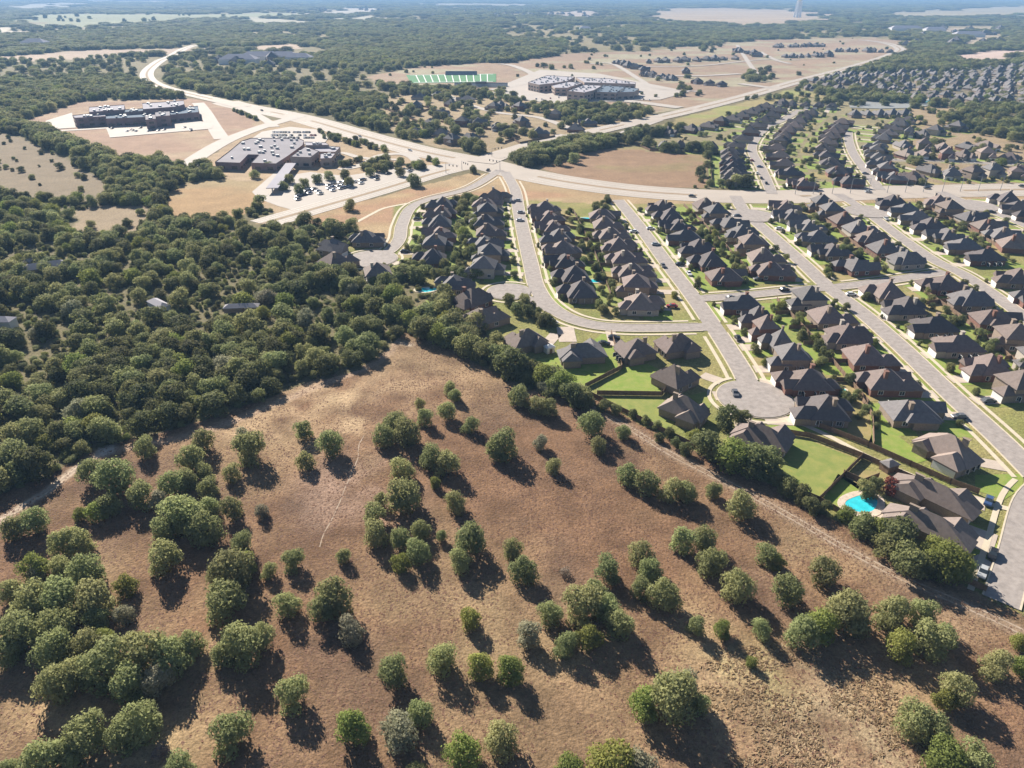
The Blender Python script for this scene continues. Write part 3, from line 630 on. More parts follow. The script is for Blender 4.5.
row([(332,246)], None, 'in the wood, upper left of the cul-de-sac', 'g'); row([(335,261)], None, 'in the wood, left of the cul-de-sac end', 'b'); row([(366,238)], None, 'behind trees above the left cul-de-sac', 'g'); row([(378,275)], None, 'below the left cul-de-sac by the wood', 'b')
single(527,340,((500,345),(560,330)),16,15,1,'roof_b','grey-brown house by the short cul-de-sac with white shed', True)
single(582,352,((560,352),(604,350)),19,15,3,'roof_g','wide grey house with green lawn above the pasture corner', True)
single(636,349,((618,350),(655,344)),15,15,0,'roof_b','brown-roofed house across the curving street, second garden from corner', True)
single(679,345,((660,346),(700,340)),16,15,1,'roof_b','brown-roofed corner house left of the pasture cul-de-sac', True)
single(673,377,((660,372),(690,386)),15,15,4,'roof_b','brown-roofed house just left above the turning circle', True)
single(684,409,((665,402),(708,417)),16,14,1,'roof_t','tan-roofed house at the pasture edge left of the turning circle', True)
single(762,436,((738,432),(785,448)),18,15,3,'roof_b','brown-roofed house below the turning circle beside a large lawn', True)
single(948,449,((925,438),(975,464)),18,16,1,'roof_t','large tan-roofed house on the long street near the footpath', False)
single(934,494,((900,478),(968,510)),23,12,3,'roof_b','dark brown house right of the footpath behind the pool house', True)
single(929,525,((890,508),(970,544)),22,12,3,'roof_b','long many-gabled house right of the stone pool patio', True,'brick_t')
# beyond the highway
row([(735,180),(732,166),(730,152)], 6, 'beyond the highway, left of its first street', 'd')
row([(664,145),(712,147)], 4, 'along the top of the brown field', 'bg')
row([(734,145),(752,129),(778,110)], 7, 'upper left of the first street beyond the highway', 'd')
row([(668,131),(700,128),(735,118),(766,106)], 9, 'backing onto the grass strip by the parkway', 'd')
row([(803,183),(790,172),(782,160),(777,148),(785,135),(798,122),(812,113)], 12, 'right of the first street beyond the highway', 'db')
row([(848,181),(838,172),(828,160),(823,148),(830,135),(842,122)], 10, 'left of the second street beyond the highway', 'db')
row([(893,177),(882,165),(877,155),(877,146)], 6, 'right of the second street beyond the highway', 'dgb')
row([(884,138),(892,130),(908,120)], 5, 'upper right beyond the highway near the pond', 'dg')
row([(855,114),(905,113)], 5, 'just below the pond', 'g'); row([(780,103),(832,106)], 5, 'at the head of the first far street', 'd')
row([(912,177),(930,170),(952,173),(973,173),(993,171),(1019,173)], None, 'front row above the highway at right', 'bgb')
row([(907,154),(926,153),(947,155),(964,155),(986,154),(1009,157)], None, 'second row above the highway at right', 'bbt')
row([(904,145),(924,145),(943,147),(966,146),(986,145)], None, 'third row above the highway at right', 'bgb')
row([(909,133),(923,134),(935,131),(957,127)], None, 'fourth row above the highway at right', 'g')
for k, q in enumerate([(417,106),(442,112),(462,122),(478,121),(498,126),(441,94),(416,132),(441,133),(472,137),(466,99),(494,107),(408,91),(452,140),(430,122),(501,105),(520,107),(555,115),(539,132),(503,127),(588,122),(522,122),(575,128),(420,97),(454,103)]):
    x, y = G(*q, 3.5); row([q], None, f'in the old estate, {where(x,y,3.5)}', 'g', yawfix=random.uniform(0, 6))
row([(619,62),(642,69)], 5, 'left of the far building site', 'g'); row([(647,74),(675,78)], 5, 'centre of the far building site', 'g'); row([(697,81),(721,84)], 3, 'right of the far building site', 'd')
row([(647,61),(734,58)], 10, 'back row of the far building site', 'bg'); row([(688,71)], None, 'alone in the middle of the far building site', 'g')
row([(737,50),(759,55)], 5, 'upper right of the far building site', 'g'); row([(785,56),(830,55)], 7, 'far estate below the water tower, front', 'bg'); row([(835,50),(888,51)], 8, 'far estate inside the road bend', 'g'); row([(775,46),(822,45)], 8, 'far estate below the water tower, back', 't')
# far dense estate on the right
FP = Gn([(785,92),(830,76),(870,73),(960,72),(1060,62),(1060,110),(960,103),(900,98),(860,90)])
bx0, by0 = FP.min(0); bx1, by1 = FP.max(0); cnt = 0
for gx in np.arange(bx0, bx1, 20):
    for gy in np.arange(by0, by1, 32):
        x = gx+random.uniform(-3, 3); y = gy+random.uniform(-4, 4)
        if inside(FP, np.array(x), np.array(y)) and random.random() < .8:
            HOUSES.append(dict(x=x, y=y, yaw=random.choice((0, PI))+random.uniform(-.3, .3), s=1.0, v=random.randrange(6), roof='roof_'+random.choice('ddg'), wall='brick_t', lab='dark-roofed house, wooded far-right estate, '+where(x, y, 3.5, 1), sp=25, ds=99, st=None, inrow=False))
for (a, b, dx, dy, n) in ((480,12,90,6,60),(330,10,60,3,20),(100,8,90,4,20),(950,36,60,8,16),(240,62,40,3,8),(560,16,40,4,14)):
    for k in range(n):
        x, y = G(a+random.uniform(-dx, dx), max(1, b+random.uniform(-dy, dy)), 3.5)
        HOUSES.append(dict(x=x, y=y, yaw=random.uniform(0, 6), s=random.uniform(1.2, 2.2), v=random.randrange(6), roof='flatw', wall='brick_w', lab='', sp=25, ds=99, st=None, inrow=False))
HOUSES.sort(key=lambda h: math.hypot(h['x'], h['y']))
drv = MB(); lotb = {'lawn_b': MB(), 'lawn_m': MB(), 'lawn_o': MB()}
YARD = []; CARS = []; ind = 0; far = MB(); farr = MB(); labs = set()
def footprint_ok(x, y, r=9): 
    return all(math.hypot(h['x']-x, h['y']-y) > r for h in HOUSES[:360])
for hi, h in enumerate(HOUSES):
    v = VAR[h['v']]; x, y = h['x'], h['y']; c, s_ = math.cos(h['yaw']), math.sin(h['yaw'])
    sx, sy = h['s'] if isinstance(h['s'], tuple) else (h['s'], h['s'])
    px, py = P(x, y, 3); vis = -40 < px < 1064 and py > -5
    D = math.hypot(x, y)
    def loc(a, b, z=0): return (x+a*c-b*s_, y+a*s_+b*c, z)
    if vis and ind < 300 and h['lab']:
        ind += 1; t = empty('house', (x, y, 0), h['yaw'])
        lab = h['lab']; k = 0
        while lab in labs: lab = h['lab']+', '+where(x, y, 3.5, 1); break
        labs.add(lab); tag(t, lab, 'house', 'houses of the suburban estates')
        sz = (sx+sy)/2
        for nm, me in (('wall', v['wall'][h['wall']]), ('roof', v['roof'][h['roof']]), ('garage_door', v['garage'])):
            o = obj(nm, me, t); o.scale = (sx, sy, 1.0 if nm != 'roof' else 1.0)
            if nm == 'roof' and D < 700: obj('chimney', v['chim'][h['wall']], o)
        if D < 420:
            obj('door', v['door'], t).scale = (sx, sy, 1)
            for fr, pn in v['win']: w = obj('window', fr, t); w.scale = (sx, sy, 1); obj('pane', pn, w)
    else:
        for src, dst in ((v['walls'], far), (v['roofs'], farr)):
            kz = max(1, (sx+sy)/2)
            dst.add([loc(a*sx, b*sy, q*kz) for a, b, q in src.v], src.f)
    if D < 1100 and h['inrow'] and vis:
        hw = min(h['sp'], 22)/2-.15
        ft = -(h['ds']-5.2) if 13 < h['ds'] < 45 else -17
        ft = max(ft, -32)
        def quad(mb, a0, a1, b0, b1, z):
            q = [loc(a0, b0, z), loc(a1, b0, z), loc(a1, b1, z), loc(a0, b1, z)]; mb.add(q, [(0,1,2,3)])
        zl = .02+(hi % 7)*.004
        k1 = random.choices(['lawn_b','lawn_m','lawn_o'], (.72,.22,.06))[0]; k2 = random.choices(['lawn_b','lawn_m','lawn_o'], (.5,.32,.18))[0]
        quad(lotb[k1], -hw, hw, ft, -1, zl); quad(lotb[k2], -hw, hw, 1, 17, zl)
        gx = v['gx']*sx; dw = 2.7
        if 10 < h['ds'] < 45: quad(drv, gx-dw, gx+dw, -(h['ds']-4.8), v['gy']*sy, .13)
        # garden trees
        for k in range(4 if D < 520 else 2):
            if random.random() < .72:
                a = random.uniform(-hw, hw); b = random.uniform(9.5, 17)
                YARD.append((*loc(a, b)[:2], random.uniform(1.8, 4.3)))
        if random.random() < .95:
            a = -gx*.8+random.uniform(-1.5, 1.5); YARD.append((*loc(a, ft+random.uniform(2.5, 5))[:2], random.uniform(2.0, 4.0)))
        if random.random() < .7: YARD.append((*loc(random.uniform(-hw, hw), v['gy']*sy-random.uniform(0, 1.5))[:2], random.uniform(1.2, 2.2)))
        if random.random() < .17 and D < 650: CARS.append((*loc(gx+random.choice((-1.2, 1.2)), v['gy']*sy-random.uniform(3.5, 7))[:2], h['yaw']+PI/2, 'on an estate driveway,'))
nf = len(far.f); far.add(farr.v, farr.f); dh = far.build('distant_houses', M['brick_t']); dh.data.materials.append(M['roof_g'])
dh.data.materials.append(M['flatw']); mi = np.zeros(len(far.f), np.int32); mi[nf:] = 1; fs = len(far.f)
dh.data.polygons.foreach_set('material_index', mi); tag(dh, 'remaining far houses of the outlying estates', 'houses', kind='stuff')
tag(drv.build('driveway', M['drive']), kind='structure')
# hand-placed lawns and drives
def lawn(px, m, z=.06):
    w = Gn(px); lotb[m].add([(x, y, z) for x, y in w], [tuple(range(len(w)))])
lawn([(530,362),(548,378),(584,388),(618,367),(612,340),(604,332),(588,345),(560,355)], 'lawn_b'); lawn([(596,392),(660,393),(664,372),(648,364),(622,368)], 'lawn_b')
lawn([(600,397),(662,398),(676,420),(668,432),(650,424),(615,406)], 'lawn_m'); lawn([(783,437),(808,440),(856,459),(820,499),(800,490),(780,476)], 'lawn_m')
lawn([(838,474),(862,486),(856,515),(834,506),(822,500)], 'lawn_b'); lawn([(874,428),(888,428),(928,460),(915,464),(868,444)], 'lawn_b'); lawn([(847,398),(868,403),(873,446),(848,437),(846,415)], 'lawn_o')
lawn([(917,351),(933,351),(960,372),(944,375)], 'lawn_b', .07); lawn([(975,475),(1024,474),(1022,488),(1004,500),(975,490)], 'lawn_b'); lawn([(958,515),(985,530),(1000,548),(985,562),(955,545)], 'lawn_b')
lawn([(766,411),(800,404),(815,418),(800,424),(780,418)], 'lawn_m'); lawn([(727,363),(742,361),(747,372),(752,382),(740,380)], 'lawn_b', .07); lawn([(702,302),(716,304),(724,318),(716,326)], 'lawn_b', .07)
lawn([(688,396),(705,392),(715,400),(708,410)], 'lawn_m'); lawn([(840,477),(862,470),(900,474),(896,490),(862,492)], 'lawn_o'); lawn([(425,300),(445,305),(450,316),(440,320)], 'lawn_b')
lawn([(535,290),(545,288),(560,298),(572,308),(560,312),(545,303)], 'lawn_b', .07); lawn([(400,262),(412,262),(424,270),(412,275)], 'lawn_m'); lawn([(415,210),(423,208),(424,235),(413,246),(410,235)], 'lawn_b')
for k, mb in lotb.items(): tag(mb.build('lawn', M[k]), kind='structure')
dr2 = MB()
for a, b, w in (((610,330),(614,346),4), ((565,327),(568,342),7), ((702,375),(722,382),5), ((714,396),(726,396),6), ((742,417),(745,428),6), ((985,505),(968,500),6), ((995,545),(960,532),9), ((990,569),(972,558),5), ((1005,467),(978,462),5), ((783,404),(800,410),4), ((556,334),(545,346),5)):
    dr2.obox(G(*a), G(*b), w, .0, .12)
tag(dr2.build('driveway', M['drive']), kind='structure')
# ------------------------------------------------------------------ garden trees and shrubs
ny = 0
YPTS = []; 
for k in range(60):   # extra trees around the old estate and the highway verge
    pass
def scatter(poly, n, lo, hi, dst):
    W = Gn(poly); a = W.min(0); b = W.max(0); t = 0
    while n and t < 20000:
        t += 1; x, y = random.uniform(a[0], b[0]), random.uniform(a[1], b[1])
        if inside(W, np.array(x), np.array(y)) and roaddist(np.array([x]), np.array([y]))[0] > 1.5: dst.append((x, y, random.uniform(lo, hi))); n -= 1
scatter([(505,296),(530,300),(556,330),(525,326),(505,305)], 12, 3, 5.5, YARD)
scatter([(415,240),(432,242),(428,270),(400,275),(405,262)], 9, 4, 7, YARD); scatter([(425,268),(475,272),(478,280),(430,282)], 10, 4, 6.5, YARD)
scatter([(455,200),(478,200),(478,262),(452,262)], 26, 4, 7, YARD); scatter([(585,205),(620,197),(618,210),(590,212)], 9, 3, 5, YARD)
for q in [(318,183),(305,187),(290,183),(300,193),(330,180),(345,178),(284,190),(350,186),(370,176),(385,172),(400,176),(420,168),(270,150+20),(255,178)]: x, y = G(*q); YARD.append((x, y, 7))
scatter([(340,166),(360,160),(420,160),(455,163),(420,170),(360,175)], 34, 4, 7, YARD); scatter([(320,132),(350,140),(395,150),(440,158),(430,160),(380,153),(320,138)], 30, 4, 6, YARD)
scatter([(225,108),(262,122),(278,130),(265,124)], 12, 4, 6, YARD)
YARD += [(*G(a, b), w) for a, b, w in ((343,204,10),(335,208,9),(353,202,10),(350,210,8),(400,186,12),(408,184,10),(414,186,10),(395,190,9),(560,165,9),(546,164,7),(700,176,8),(702,182,6),(573,163,9))]
YARD = [t for t in YARD if roaddist(np.array([t[0]]), np.array([t[1]]))[0] > .3]
YARD.sort(key=lambda t: math.hypot(t[0], t[1]))
REST = []
for x, y, w in YARD:
    px, py = P(x, y, 2)
    if ny < 298 and -10 < px < 1034:
        ny += 1; kind = 'bright' if random.random() < .12 else 'yard'
        nm = 'garden_shrub' if w < 2.3 else 'garden_tree'
        tree(nm, kind, x, y, w, w*random.uniform(.85, 1.15)+.5, ('low garden shrub' if w < 2.3 else 'small garden tree' if w < 3.8 else 'leafy garden tree' if w < 6 else 'large shade tree')+' in the estate,', 'shrub' if w < 2.3 else 'tree', 'garden trees and shrubs')
    else: REST.append((x, y, w, w*.95))
# ------------------------------------------------------------------ woodland
allclear = list(CW.values())+[PASTW, SUBW]
def infree(X, Y):
    m = np.zeros(X.shape, bool)
    for w in allclear: m |= inside(w, X, Y)
    return m
def jgrid(x0, x1, y0, y1, s):
    X, Y = np.meshgrid(np.arange(x0, x1, s), np.arange(y0, y1, s)); X = X+rng.uniform(-.42, .42, X.shape)*s; Y = Y+rng.uniform(-.42, .42, Y.shape)*s
    return X.ravel(), Y.ravel()
WOOD = []
bands = [(150, 560, 6.2), (560, 1000, 8), (1000, 1700, 12.5), (1700, 3000, 22), (3000, 6000, 45), (6000, 14000, 100)]
for y0, y1, s in bands:
    X, Y = jgrid(-y1*.82-40, y1*.82+40, y0, y1, s); k = np.abs(X) < Y*.83+40; X, Y = X[k], Y[k]
    am = .06*np.clip(Y-700, 0, 6000); k = ~infree(X+(fbm(X, Y, 30)-.5)*10+(fbm(X, Y*2, 300)-.5)*am*2, Y+(fbm(X+900, Y*2, 300)-.5)*am*2) & (~infree(X, Y) | (Y > 900)); X, Y = X[k], Y[k]
    k = roaddist(X, Y) > 5+s*.35; X, Y = X[k], Y[k]
    dens = fbm(X, Y, 55 if y0 < 1000 else 260)
    k = rng.random(len(X)) < (np.clip((dens-.30)*6, .35, .96) if y0 < 1000 else np.clip((dens-.37)*9, .14, .97)); X, Y = X[k], Y[k]
    if y0 < 200:   # small glades in the near wood
        k = np.ones(len(X), bool)
        for gx, gy, r in ((30,325,13),(12,310,10),(152,312,11),(238,318,9),(30,255,16),(75,262,12),(60,290,9),(285,395,4),(45,320,9),(200,322,8),(120,295,8),(330,250,14),(366,240,13),(380,276,12)):
            c = G(gx, gy); k &= np.hypot(X-c[0], Y-c[1]) > r
        for gx, gy, r in ((427,291,12),(424,300,9)):
            c = G(gx, gy); k &= np.hypot(X-c[0], Y-c[1]) > r
        X, Y = X[k], Y[k]
    w = s*rng.uniform(.75, 1.5, len(X)) if s < 12 else s*rng.uniform(.7, 1.45, len(X))
    h = np.clip(w*rng.uniform(.8, 1.1, len(X)), 4.5, 10.5) if s < 12 else rng.uniform(8, 12, len(X))*(1 if s < 40 else 1.3)
    WOOD += list(zip(X, Y, w, h))
X, Y = jgrid(-330, 260, 150, 520, 3.6); k = ~infree(X, Y) & (np.abs(X) < Y*.83+40) & (rng.random(len(X)) < .6) & (roaddist(X, Y) > 4); X, Y = X[k], Y[k]; UNDER = list(zip(X, Y, rng.uniform(1.5, 3.6, len(X)), rng.uniform(1.2, 2.8, len(X))))
# scattered trees in clearings
def sc2(poly, n, lo, hi):
    d = []; scatter(poly, n, lo, hi, d); return [(x, y, w, w*.85) for x, y, w in d]
WOOD += sc2(CLEAR['estB'], 210, 5, 11)+sc2(CLEAR['nN'], 110, 3, 6)+sc2(CLEAR['nR'], 150, 3, 8)+sc2(CLEAR['farestate'], 330, 5, 10)
WOOD += sc2([(935,118),(985,112),(1050,115),(1050,145),(1000,142),(960,128)], 90, 6, 12)+sc2([(560,108),(640,108),(655,116),(600,128),(540,122)], 90, 6, 11)+sc2([(512,160),(540,148),(612,138),(618,144),(560,160),(528,170)], 75, 8, 13)
WOOD += sc2(CLEAR['tanL1'], 45, 2, 7)+sc2(CLEAR['dev'], 70, 3, 8)+sc2(CLEAR['tanL2'], 6, 3, 6)+sc2([(740,74),(775,70),(775,82),(740,82)], 16, 8, 14)+sc2([(670,84),(700,88),(700,100),(672,98)], 10, 6, 10)+sc2([(730,98),(800,96),(925,98),(925,106),(800,106)], 60, 5, 9)
WOOD += sc2([(520,66),(620,62),(620,70),(540,72)], 10, 6, 12)+sc2([(700,46),(720,44),(720,54),(700,54)], 12, 8, 14)+sc2([(0,118),(20,120),(60,140),(110,160),(120,172),(80,158),(40,140),(0,128)], 150, 9, 14)
WOOD += sc2(CLEAR['c1'], 30, 10, 25)+sc2([(380,90),(420,88),(500,92),(500,98),(430,98)], 60, 9, 14)
WOOD.sort(key=lambda t: math.hypot(t[0], t[1]))
nw = 0
for x, y, w, h in WOOD:
    px, py = P(x, y, 4)
    if nw < 300 and -8 < px < 1032 and y > 100:
        nw += 1; i = random.randrange(99)
        q = random.random(); kind, lab = ('wood', 'dark green tree') if q < .70 else (('oak', 'olive-green tree') if q < .90 else ('bright', 'yellow-green tree'))
        if q > .975: kind, lab = 'pale', 'pale grey-green tree'
        tree('woodland_tree', kind, x, y, w, h, f'{lab} in dense wood,', 'tree', 'trees of the wood beside the pasture', i=i)
    else: REST.append((x, y, w, h))
# the wood's many further trees: one mass, instanced on points
srcs = [o for o in bpy.data.objects if o.name.startswith('crown') and o.parent and o.parent.name.startswith('woodland_tree')]
pick = {}
for o in srcs: pick.setdefault(o.data.name, o)
dark = [o for o in pick.values() if o.data.materials[0] == M['leafd']]; other = [o for o in pick.values() if o.data.materials[0] in (M['leaf'],)][:3]+[o for o in pick.values() if o.data.materials[0] == M['leafb']][:1]
SRC = dark+other
def instancer(name, pts, srcs, lab, wts):
    n = len(pts); A = np.array(pts, np.float32); me = bpy.data.meshes.new(name)
    me.vertices.add(n); me.vertices.foreach_set('co', np.c_[A[:, :2], np.zeros(n)].astype(np.float32).ravel())
    def at(nm, ty, d, key): a = me.attributes.new(nm, ty, 'POINT'); a.data.foreach_set(key, d.ravel())
    rot = np.zeros((n, 3), np.float32); rot[:, 2] = rng.uniform(0, 6.28, n)
    at('irot', 'FLOAT_VECTOR', rot, 'vector'); at('iscl', 'FLOAT_VECTOR', np.c_[A[:, 2], A[:, 2]*rng.uniform(.85, 1.15, n), A[:, 3]].astype(np.float32), 'vector')
    at('iidx', 'INT', rng.choice(len(srcs), n, p=np.array(wts)/sum(wts)).astype(np.int32), 'value')
    o = obj(name, me); ng = bpy.data.node_groups.new(name, 'GeometryNodeTree')
    ng.interface.new_socket('Geometry', in_out='INPUT', socket_type='NodeSocketGeometry'); ng.interface.new_socket('Geometry', in_out='OUTPUT', socket_type='NodeSocketGeometry')
    N = ng.nodes; L = ng.links; gi = N.new('NodeGroupInput'); go = N.new('NodeGroupOutput')
    jn = N.new('GeometryNodeJoinGeometry')
    for s in reversed(srcs):
        oi = N.new('GeometryNodeObjectInfo'); oi.transform_space = 'ORIGINAL'; oi.inputs['Object'].default_value = s; oi.inputs['As Instance'].default_value = True
        L.new(oi.outputs['Geometry'], jn.inputs[0])
    ip = N.new('GeometryNodeInstanceOnPoints'); ip.inputs['Pick Instance'].default_value = True
    L.new(gi.outputs[0], ip.inputs['Points']); L.new(jn.outputs[0], ip.inputs['Instance'])
    for nm, ty, sk in (('irot', 'FLOAT_VECTOR', 'Rotation'), ('iscl', 'FLOAT_VECTOR', 'Scale'), ('iidx', 'INT', 'Instance Index')):
        na = N.new('GeometryNodeInputNamedAttribute'); na.data_type = ty; na.inputs['Name'].default_value = nm; L.new(na.outputs['Attribute'], ip.inputs[sk])
    L.new(ip.outputs[0], go.inputs[0]); md = o.modifiers.new('scatter', 'NODES'); md.node_group = ng
    return tag(o, lab, 'woodland', kind='stuff')
print('REST', len(REST), 'houses', len(HOUSES), ind, 'yard', len(YARD), 'wood', len(WOOD), 'src', len(SRC))
nearR = UNDER+[t for t in REST if math.hypot(t[0], t[1]) < 900]; farR = [t for t in REST if math.hypot(t[0], t[1]) >= 900]
instancer('woodland', nearR, SRC, 'mass of further trees filling the wood beyond its front trees', [4]*len(dark)+[2.2]*len(other))
instancer('distant_woodland', farR, SRC, 'far woods stretching to the hazy horizon', [4]*len(dark)+[2.2]*len(other))
# ------------------------------------------------------------------ dry grass tufts in the pasture
def tufts(n):
    X = rng.uniform(-150, 190, n*3); Y = rng.uniform(50, 260, n*3); k = inside(PASTW, X, Y) & (fbm(X, Y, 10) > .42+rng.uniform(-.15, .15, n*3)); X, Y = X[k][:n], Y[k][:n]; n = len(X)
    Vs = []; 
    for j in range(3):
        a = rng.uniform(0, PI, n); s = rng.uniform(.12, .30, n); hh = s*rng.uniform(.15, .45, n); dx, dy = np.cos(a)*s, np.sin(a)*s; lx, ly = rng.uniform(-.15, .15, (2, n))
        Vs.append(np.stack([np.c_[X-dx, Y-dy, X*0], np.c_[X+dx, Y+dy, X*0], np.c_[X+dx*.6-dy*.9, Y+dy*.6+dx*.9, hh], np.c_[X-dx*.7-dy, Y-dy*.7+dx, hh*.8]], 1))
    V = np.concatenate(Vs, 1).reshape(-1, 3); Q = np.arange(len(V)).reshape(-1, 4)
    m = leafmat('dry_grass', (.36, .26, .15), (.24, .16, .09), .05, .35)
    tag(obj('dry_grass', npmesh('dry_grass', V, Q, m)), 'dry grass tufts over the brown pasture', 'grass', kind='stuff')
tufts(26000)
def rough(px, py, R, n):
    gx, gy = G(px, py); a = rng.uniform(0, 2*PI, n); r = R*np.sqrt(rng.random(n)); X = gx+r*np.cos(a)*1.3; Y = gy+r*np.sin(a); k = fbm(X, Y, 6) > .45; X, Y = X[k], Y[k]; n = len(X); Vs = []
    for j in range(4):
        a = rng.uniform(0, PI, n); s_ = rng.uniform(.15, .42, n); hh = s_*rng.uniform(.3, .65, n); dx, dy = np.cos(a)*s_, np.sin(a)*s_; lx, ly = rng.uniform(-.25, .25, (2, n))
        Vs.append(np.stack([np.c_[X-dx, Y-dy, X*0], np.c_[X+dx, Y+dy, X*0], np.c_[X+dx*.7+lx, Y+dy*.7+ly, hh], np.c_[X-dx*.8+lx, Y-dy*.8+ly, hh*.8]], 1))
    V = np.concatenate(Vs, 1).reshape(-1, 3)
    tag(obj('rough_grass', npmesh('rough_grass', V, np.arange(len(V)).reshape(-1, 4), leafmat('rough_straw', (.58, .48, .29), (.42, .33, .19), .05, .5))), 'clumped straw-coloured rough grass at lower right of the pasture', 'grass', kind='stuff')
rough(805, 722, 18, 4200)
# ------------------------------------------------------------------ fences
def fence(px, lab, world=None, h=1.85):
    W = np.array(world) if world is not None else Gn(px)
    o = empty('wooden_fence', (W[0][0], W[0][1], 0)); pn = MB(); ps = MB(); b0 = W[0]
    for a, b in zip(W[:-1], W[1:]):
        L = np.hypot(*(b-a)); n = max(1, int(L/2.4))
        pn.obox(a-b0, b-b0, .06, .08, h)
        for k in range(n+1): q = a+(b-a)*k/n-b0; ps.box(q[0]-.08, q[0]+.08, q[1]-.08, q[1]+.08, 0, h+.1)
    pn.add(ps.v, ps.f); pn.build('boards', M['fence'], o); tag(o, lab, 'fence', 'wooden garden fences')
fence([(585,388),(622,369),(611,334)], 'wooden fence right of the wide grey house and its green lawn')
fence([(597,395),(662,396),(668,388)], 'brown wooden fence between green and ochre lawns at the pasture edge')
fence([(786,434),(810,438),(862,458)], 'wooden fence along the top of the large lawn')
fence([(862,458),(819,501)], 'wooden fence at the right side of the large lawn')
fence([(843,475),(862,484),(878,478)], 'short wooden fence above the pool garden')
fence([(800,421),(830,432),(868,447),(910,466),(950,484),(978,494)], 'wooden fence along the upper side of the footpath')
fence([(862,458),(900,475),(925,486)], 'wooden fence along the lower side of the footpath')
fence([(862,402),(872,418),(873,446)], 'wooden fence behind the ochre garden left of the large tan house')
fence([(590,396),(640,421),(690,446),(740,469)], 'wooden fence between gardens and pasture, left part'); fence([(780,486),(819,502),(860,526),(905,551),(950,576),(985,592)], 'wooden fence between gardens and pasture, right part')
def backs(p1, p2, lab, n):
    A = Gn(p1); B = Gn(p2)
    def rs(P_): 
        L = np.r_[0, np.cumsum(np.hypot(*np.diff(P_, axis=0).T))]; t = np.linspace(0, L[-1], n); return np.c_[np.interp(t, L, P_[:, 0]), np.interp(t, L, P_[:, 1])]
    a = rs(A); b = rs(B); mid = (a+b)/2; fence(None, lab, mid)
    for k in range(1, n-1):
        d = b[k]-a[k]; q = np.hypot(*d)*.5-9
        if q > 2: u = d/np.hypot(*d); fence(None, lab.replace('back fence', f'{ORD[k-1]} cross fence from the far end'), [mid[k]-u*q, mid[k]+u*q])
backs([(545,208),(556,228),(565,250),(582,291)], [(602,215),(610,232),(625,257),(640,300)], 'back fence between curving and middle streets', 8)
backs([(662,207),(682,232),(700,250),(724,275)], [(705,205),(728,222),(750,243),(771,268)], 'back fence right of the middle street', 7)
backs([(786,206),(812,228),(832,251),(855,265)], [(822,204),(850,224),(880,244),(905,259)], 'back fence left of the far-right street', 7)
backs([(892,202),(920,220),(955,240),(986,256)], [(938,202),(970,216),(1000,232),(1020,246)], 'back fence right of the far-right street', 6)
backs([(744,303),(767,330),(791,358),(825,400)], [(809,299),(846,335),(885,380),(911,408)], 'back fence right of the pasture cul-de-sac', 7)
backs([(888,292),(935,325),(988,366),(1018,386)], [(945,284),(994,318),(1040,360),(1060,380)], 'back fence at right of the long diagonal street', 6)
fence([(709,152),(712,186)], 'wooden fence at the right edge of the brown field'); fence([(632,143),(650,151),(709,152)], 'wooden fence along the top of the brown field')
for k, q in enumerate([[(383,108),(405,103),(432,109),(404,118),(383,108)], [(380,118),(405,117),(418,122),(392,125)], [(440,122),(470,128),(500,131),(520,138),(505,143)], [(500,132),(520,144),(555,137)]]): fence(q, f'dark fence round the {ORD[k]} straw-coloured plot of the old estate')
# ------------------------------------------------------------------ pools, shed, patio
def pool(px, py, a, b, rot, lab, patio=1.6):
    x, y = G(px, py); o = empty('swimming_pool', (x, y, 0), rot); n = 28
    r = lambda t: 1+.12*math.sin(2*t+.6)+.06*math.sin(3*t)
    cp = MB(); v = []
    for k in range(n):
        t = 2*PI*k/n; v.append((a*r(t)*math.cos(t), b*r(t)*math.sin(t)))
    for k in range(n):
        t = 2*PI*k/n; v.append(((a*r(t)+patio)*math.cos(t), (b*r(t)+patio)*math.sin(t)))
    cp.add([(q[0], q[1], .2) for q in v]+[(q[0], q[1], 0) for q in v[n:]]+[(q[0], q[1], .05) for q in v[:n]], [(k, (k+1) % n, n+(k+1) % n, n+k) for k in range(n)]+[(n+k, n+(k+1) % n, 2*n+(k+1) % n, 2*n+k) for k in range(n)]+[(3*n+k, 3*n+(k+1) % n, (k+1) % n, k) for k in range(n)])
    cp.build('coping', M['stone'] if patio > 1.5 else M['walk'], o)
    w = MB(); w.add([(q[0], q[1], .15) for q in v[:n]], [tuple(range(n))]); w.build('water', M['water'], o); tag(o, lab, 'pool', 'garden swimming pools')
pool(862, 504, 4.6, 3.4, .3, 'kidney-shaped turquoise pool with wide stone patio beside the pasture', 2.0)
pool(836, 392, 3.6, 3.0, .2, 'round turquoise pool behind house right of the pasture cul-de-sac', .8)
pool(426, 290, 4.5, 3.0, 0, 'turquoise pool beside the wood, left of a grey house', 1.0)
pool(596, 281, 3.5, 2.4, 0, 'small turquoise pool behind the house on the curving street', .8)
pool(583, 219, 5, 3, 0, 'pale pool near the top of the curving street', .8); pool(773, 318+45, 2.5, 2, 0, 'tiny pool between houses right of the pasture cul-de-sac', .6)
pool(916, 101, 26, 14, 0, 'large public pool beside the far pond', 3)
pw = Gn([(848,103),(870,99),(905,101),(935,104),(920,108),(880,109),(850,108)]); mb = MB(); mb.add([(x, y, .5) for x, y in pw], [tuple(range(len(pw)))]); tag(mb.build('pond_water', M['pond']), kind='structure')
pt = MB(); 
for q in ([(846,497),(858,492),(872,500),(890,512),(882,520),(866,518),(848,508)],): pt.add([(*G(*a), .09) for a in q], [tuple(range(len(q)))])
tag(pt.build('patio', M['stone']), kind='structure')
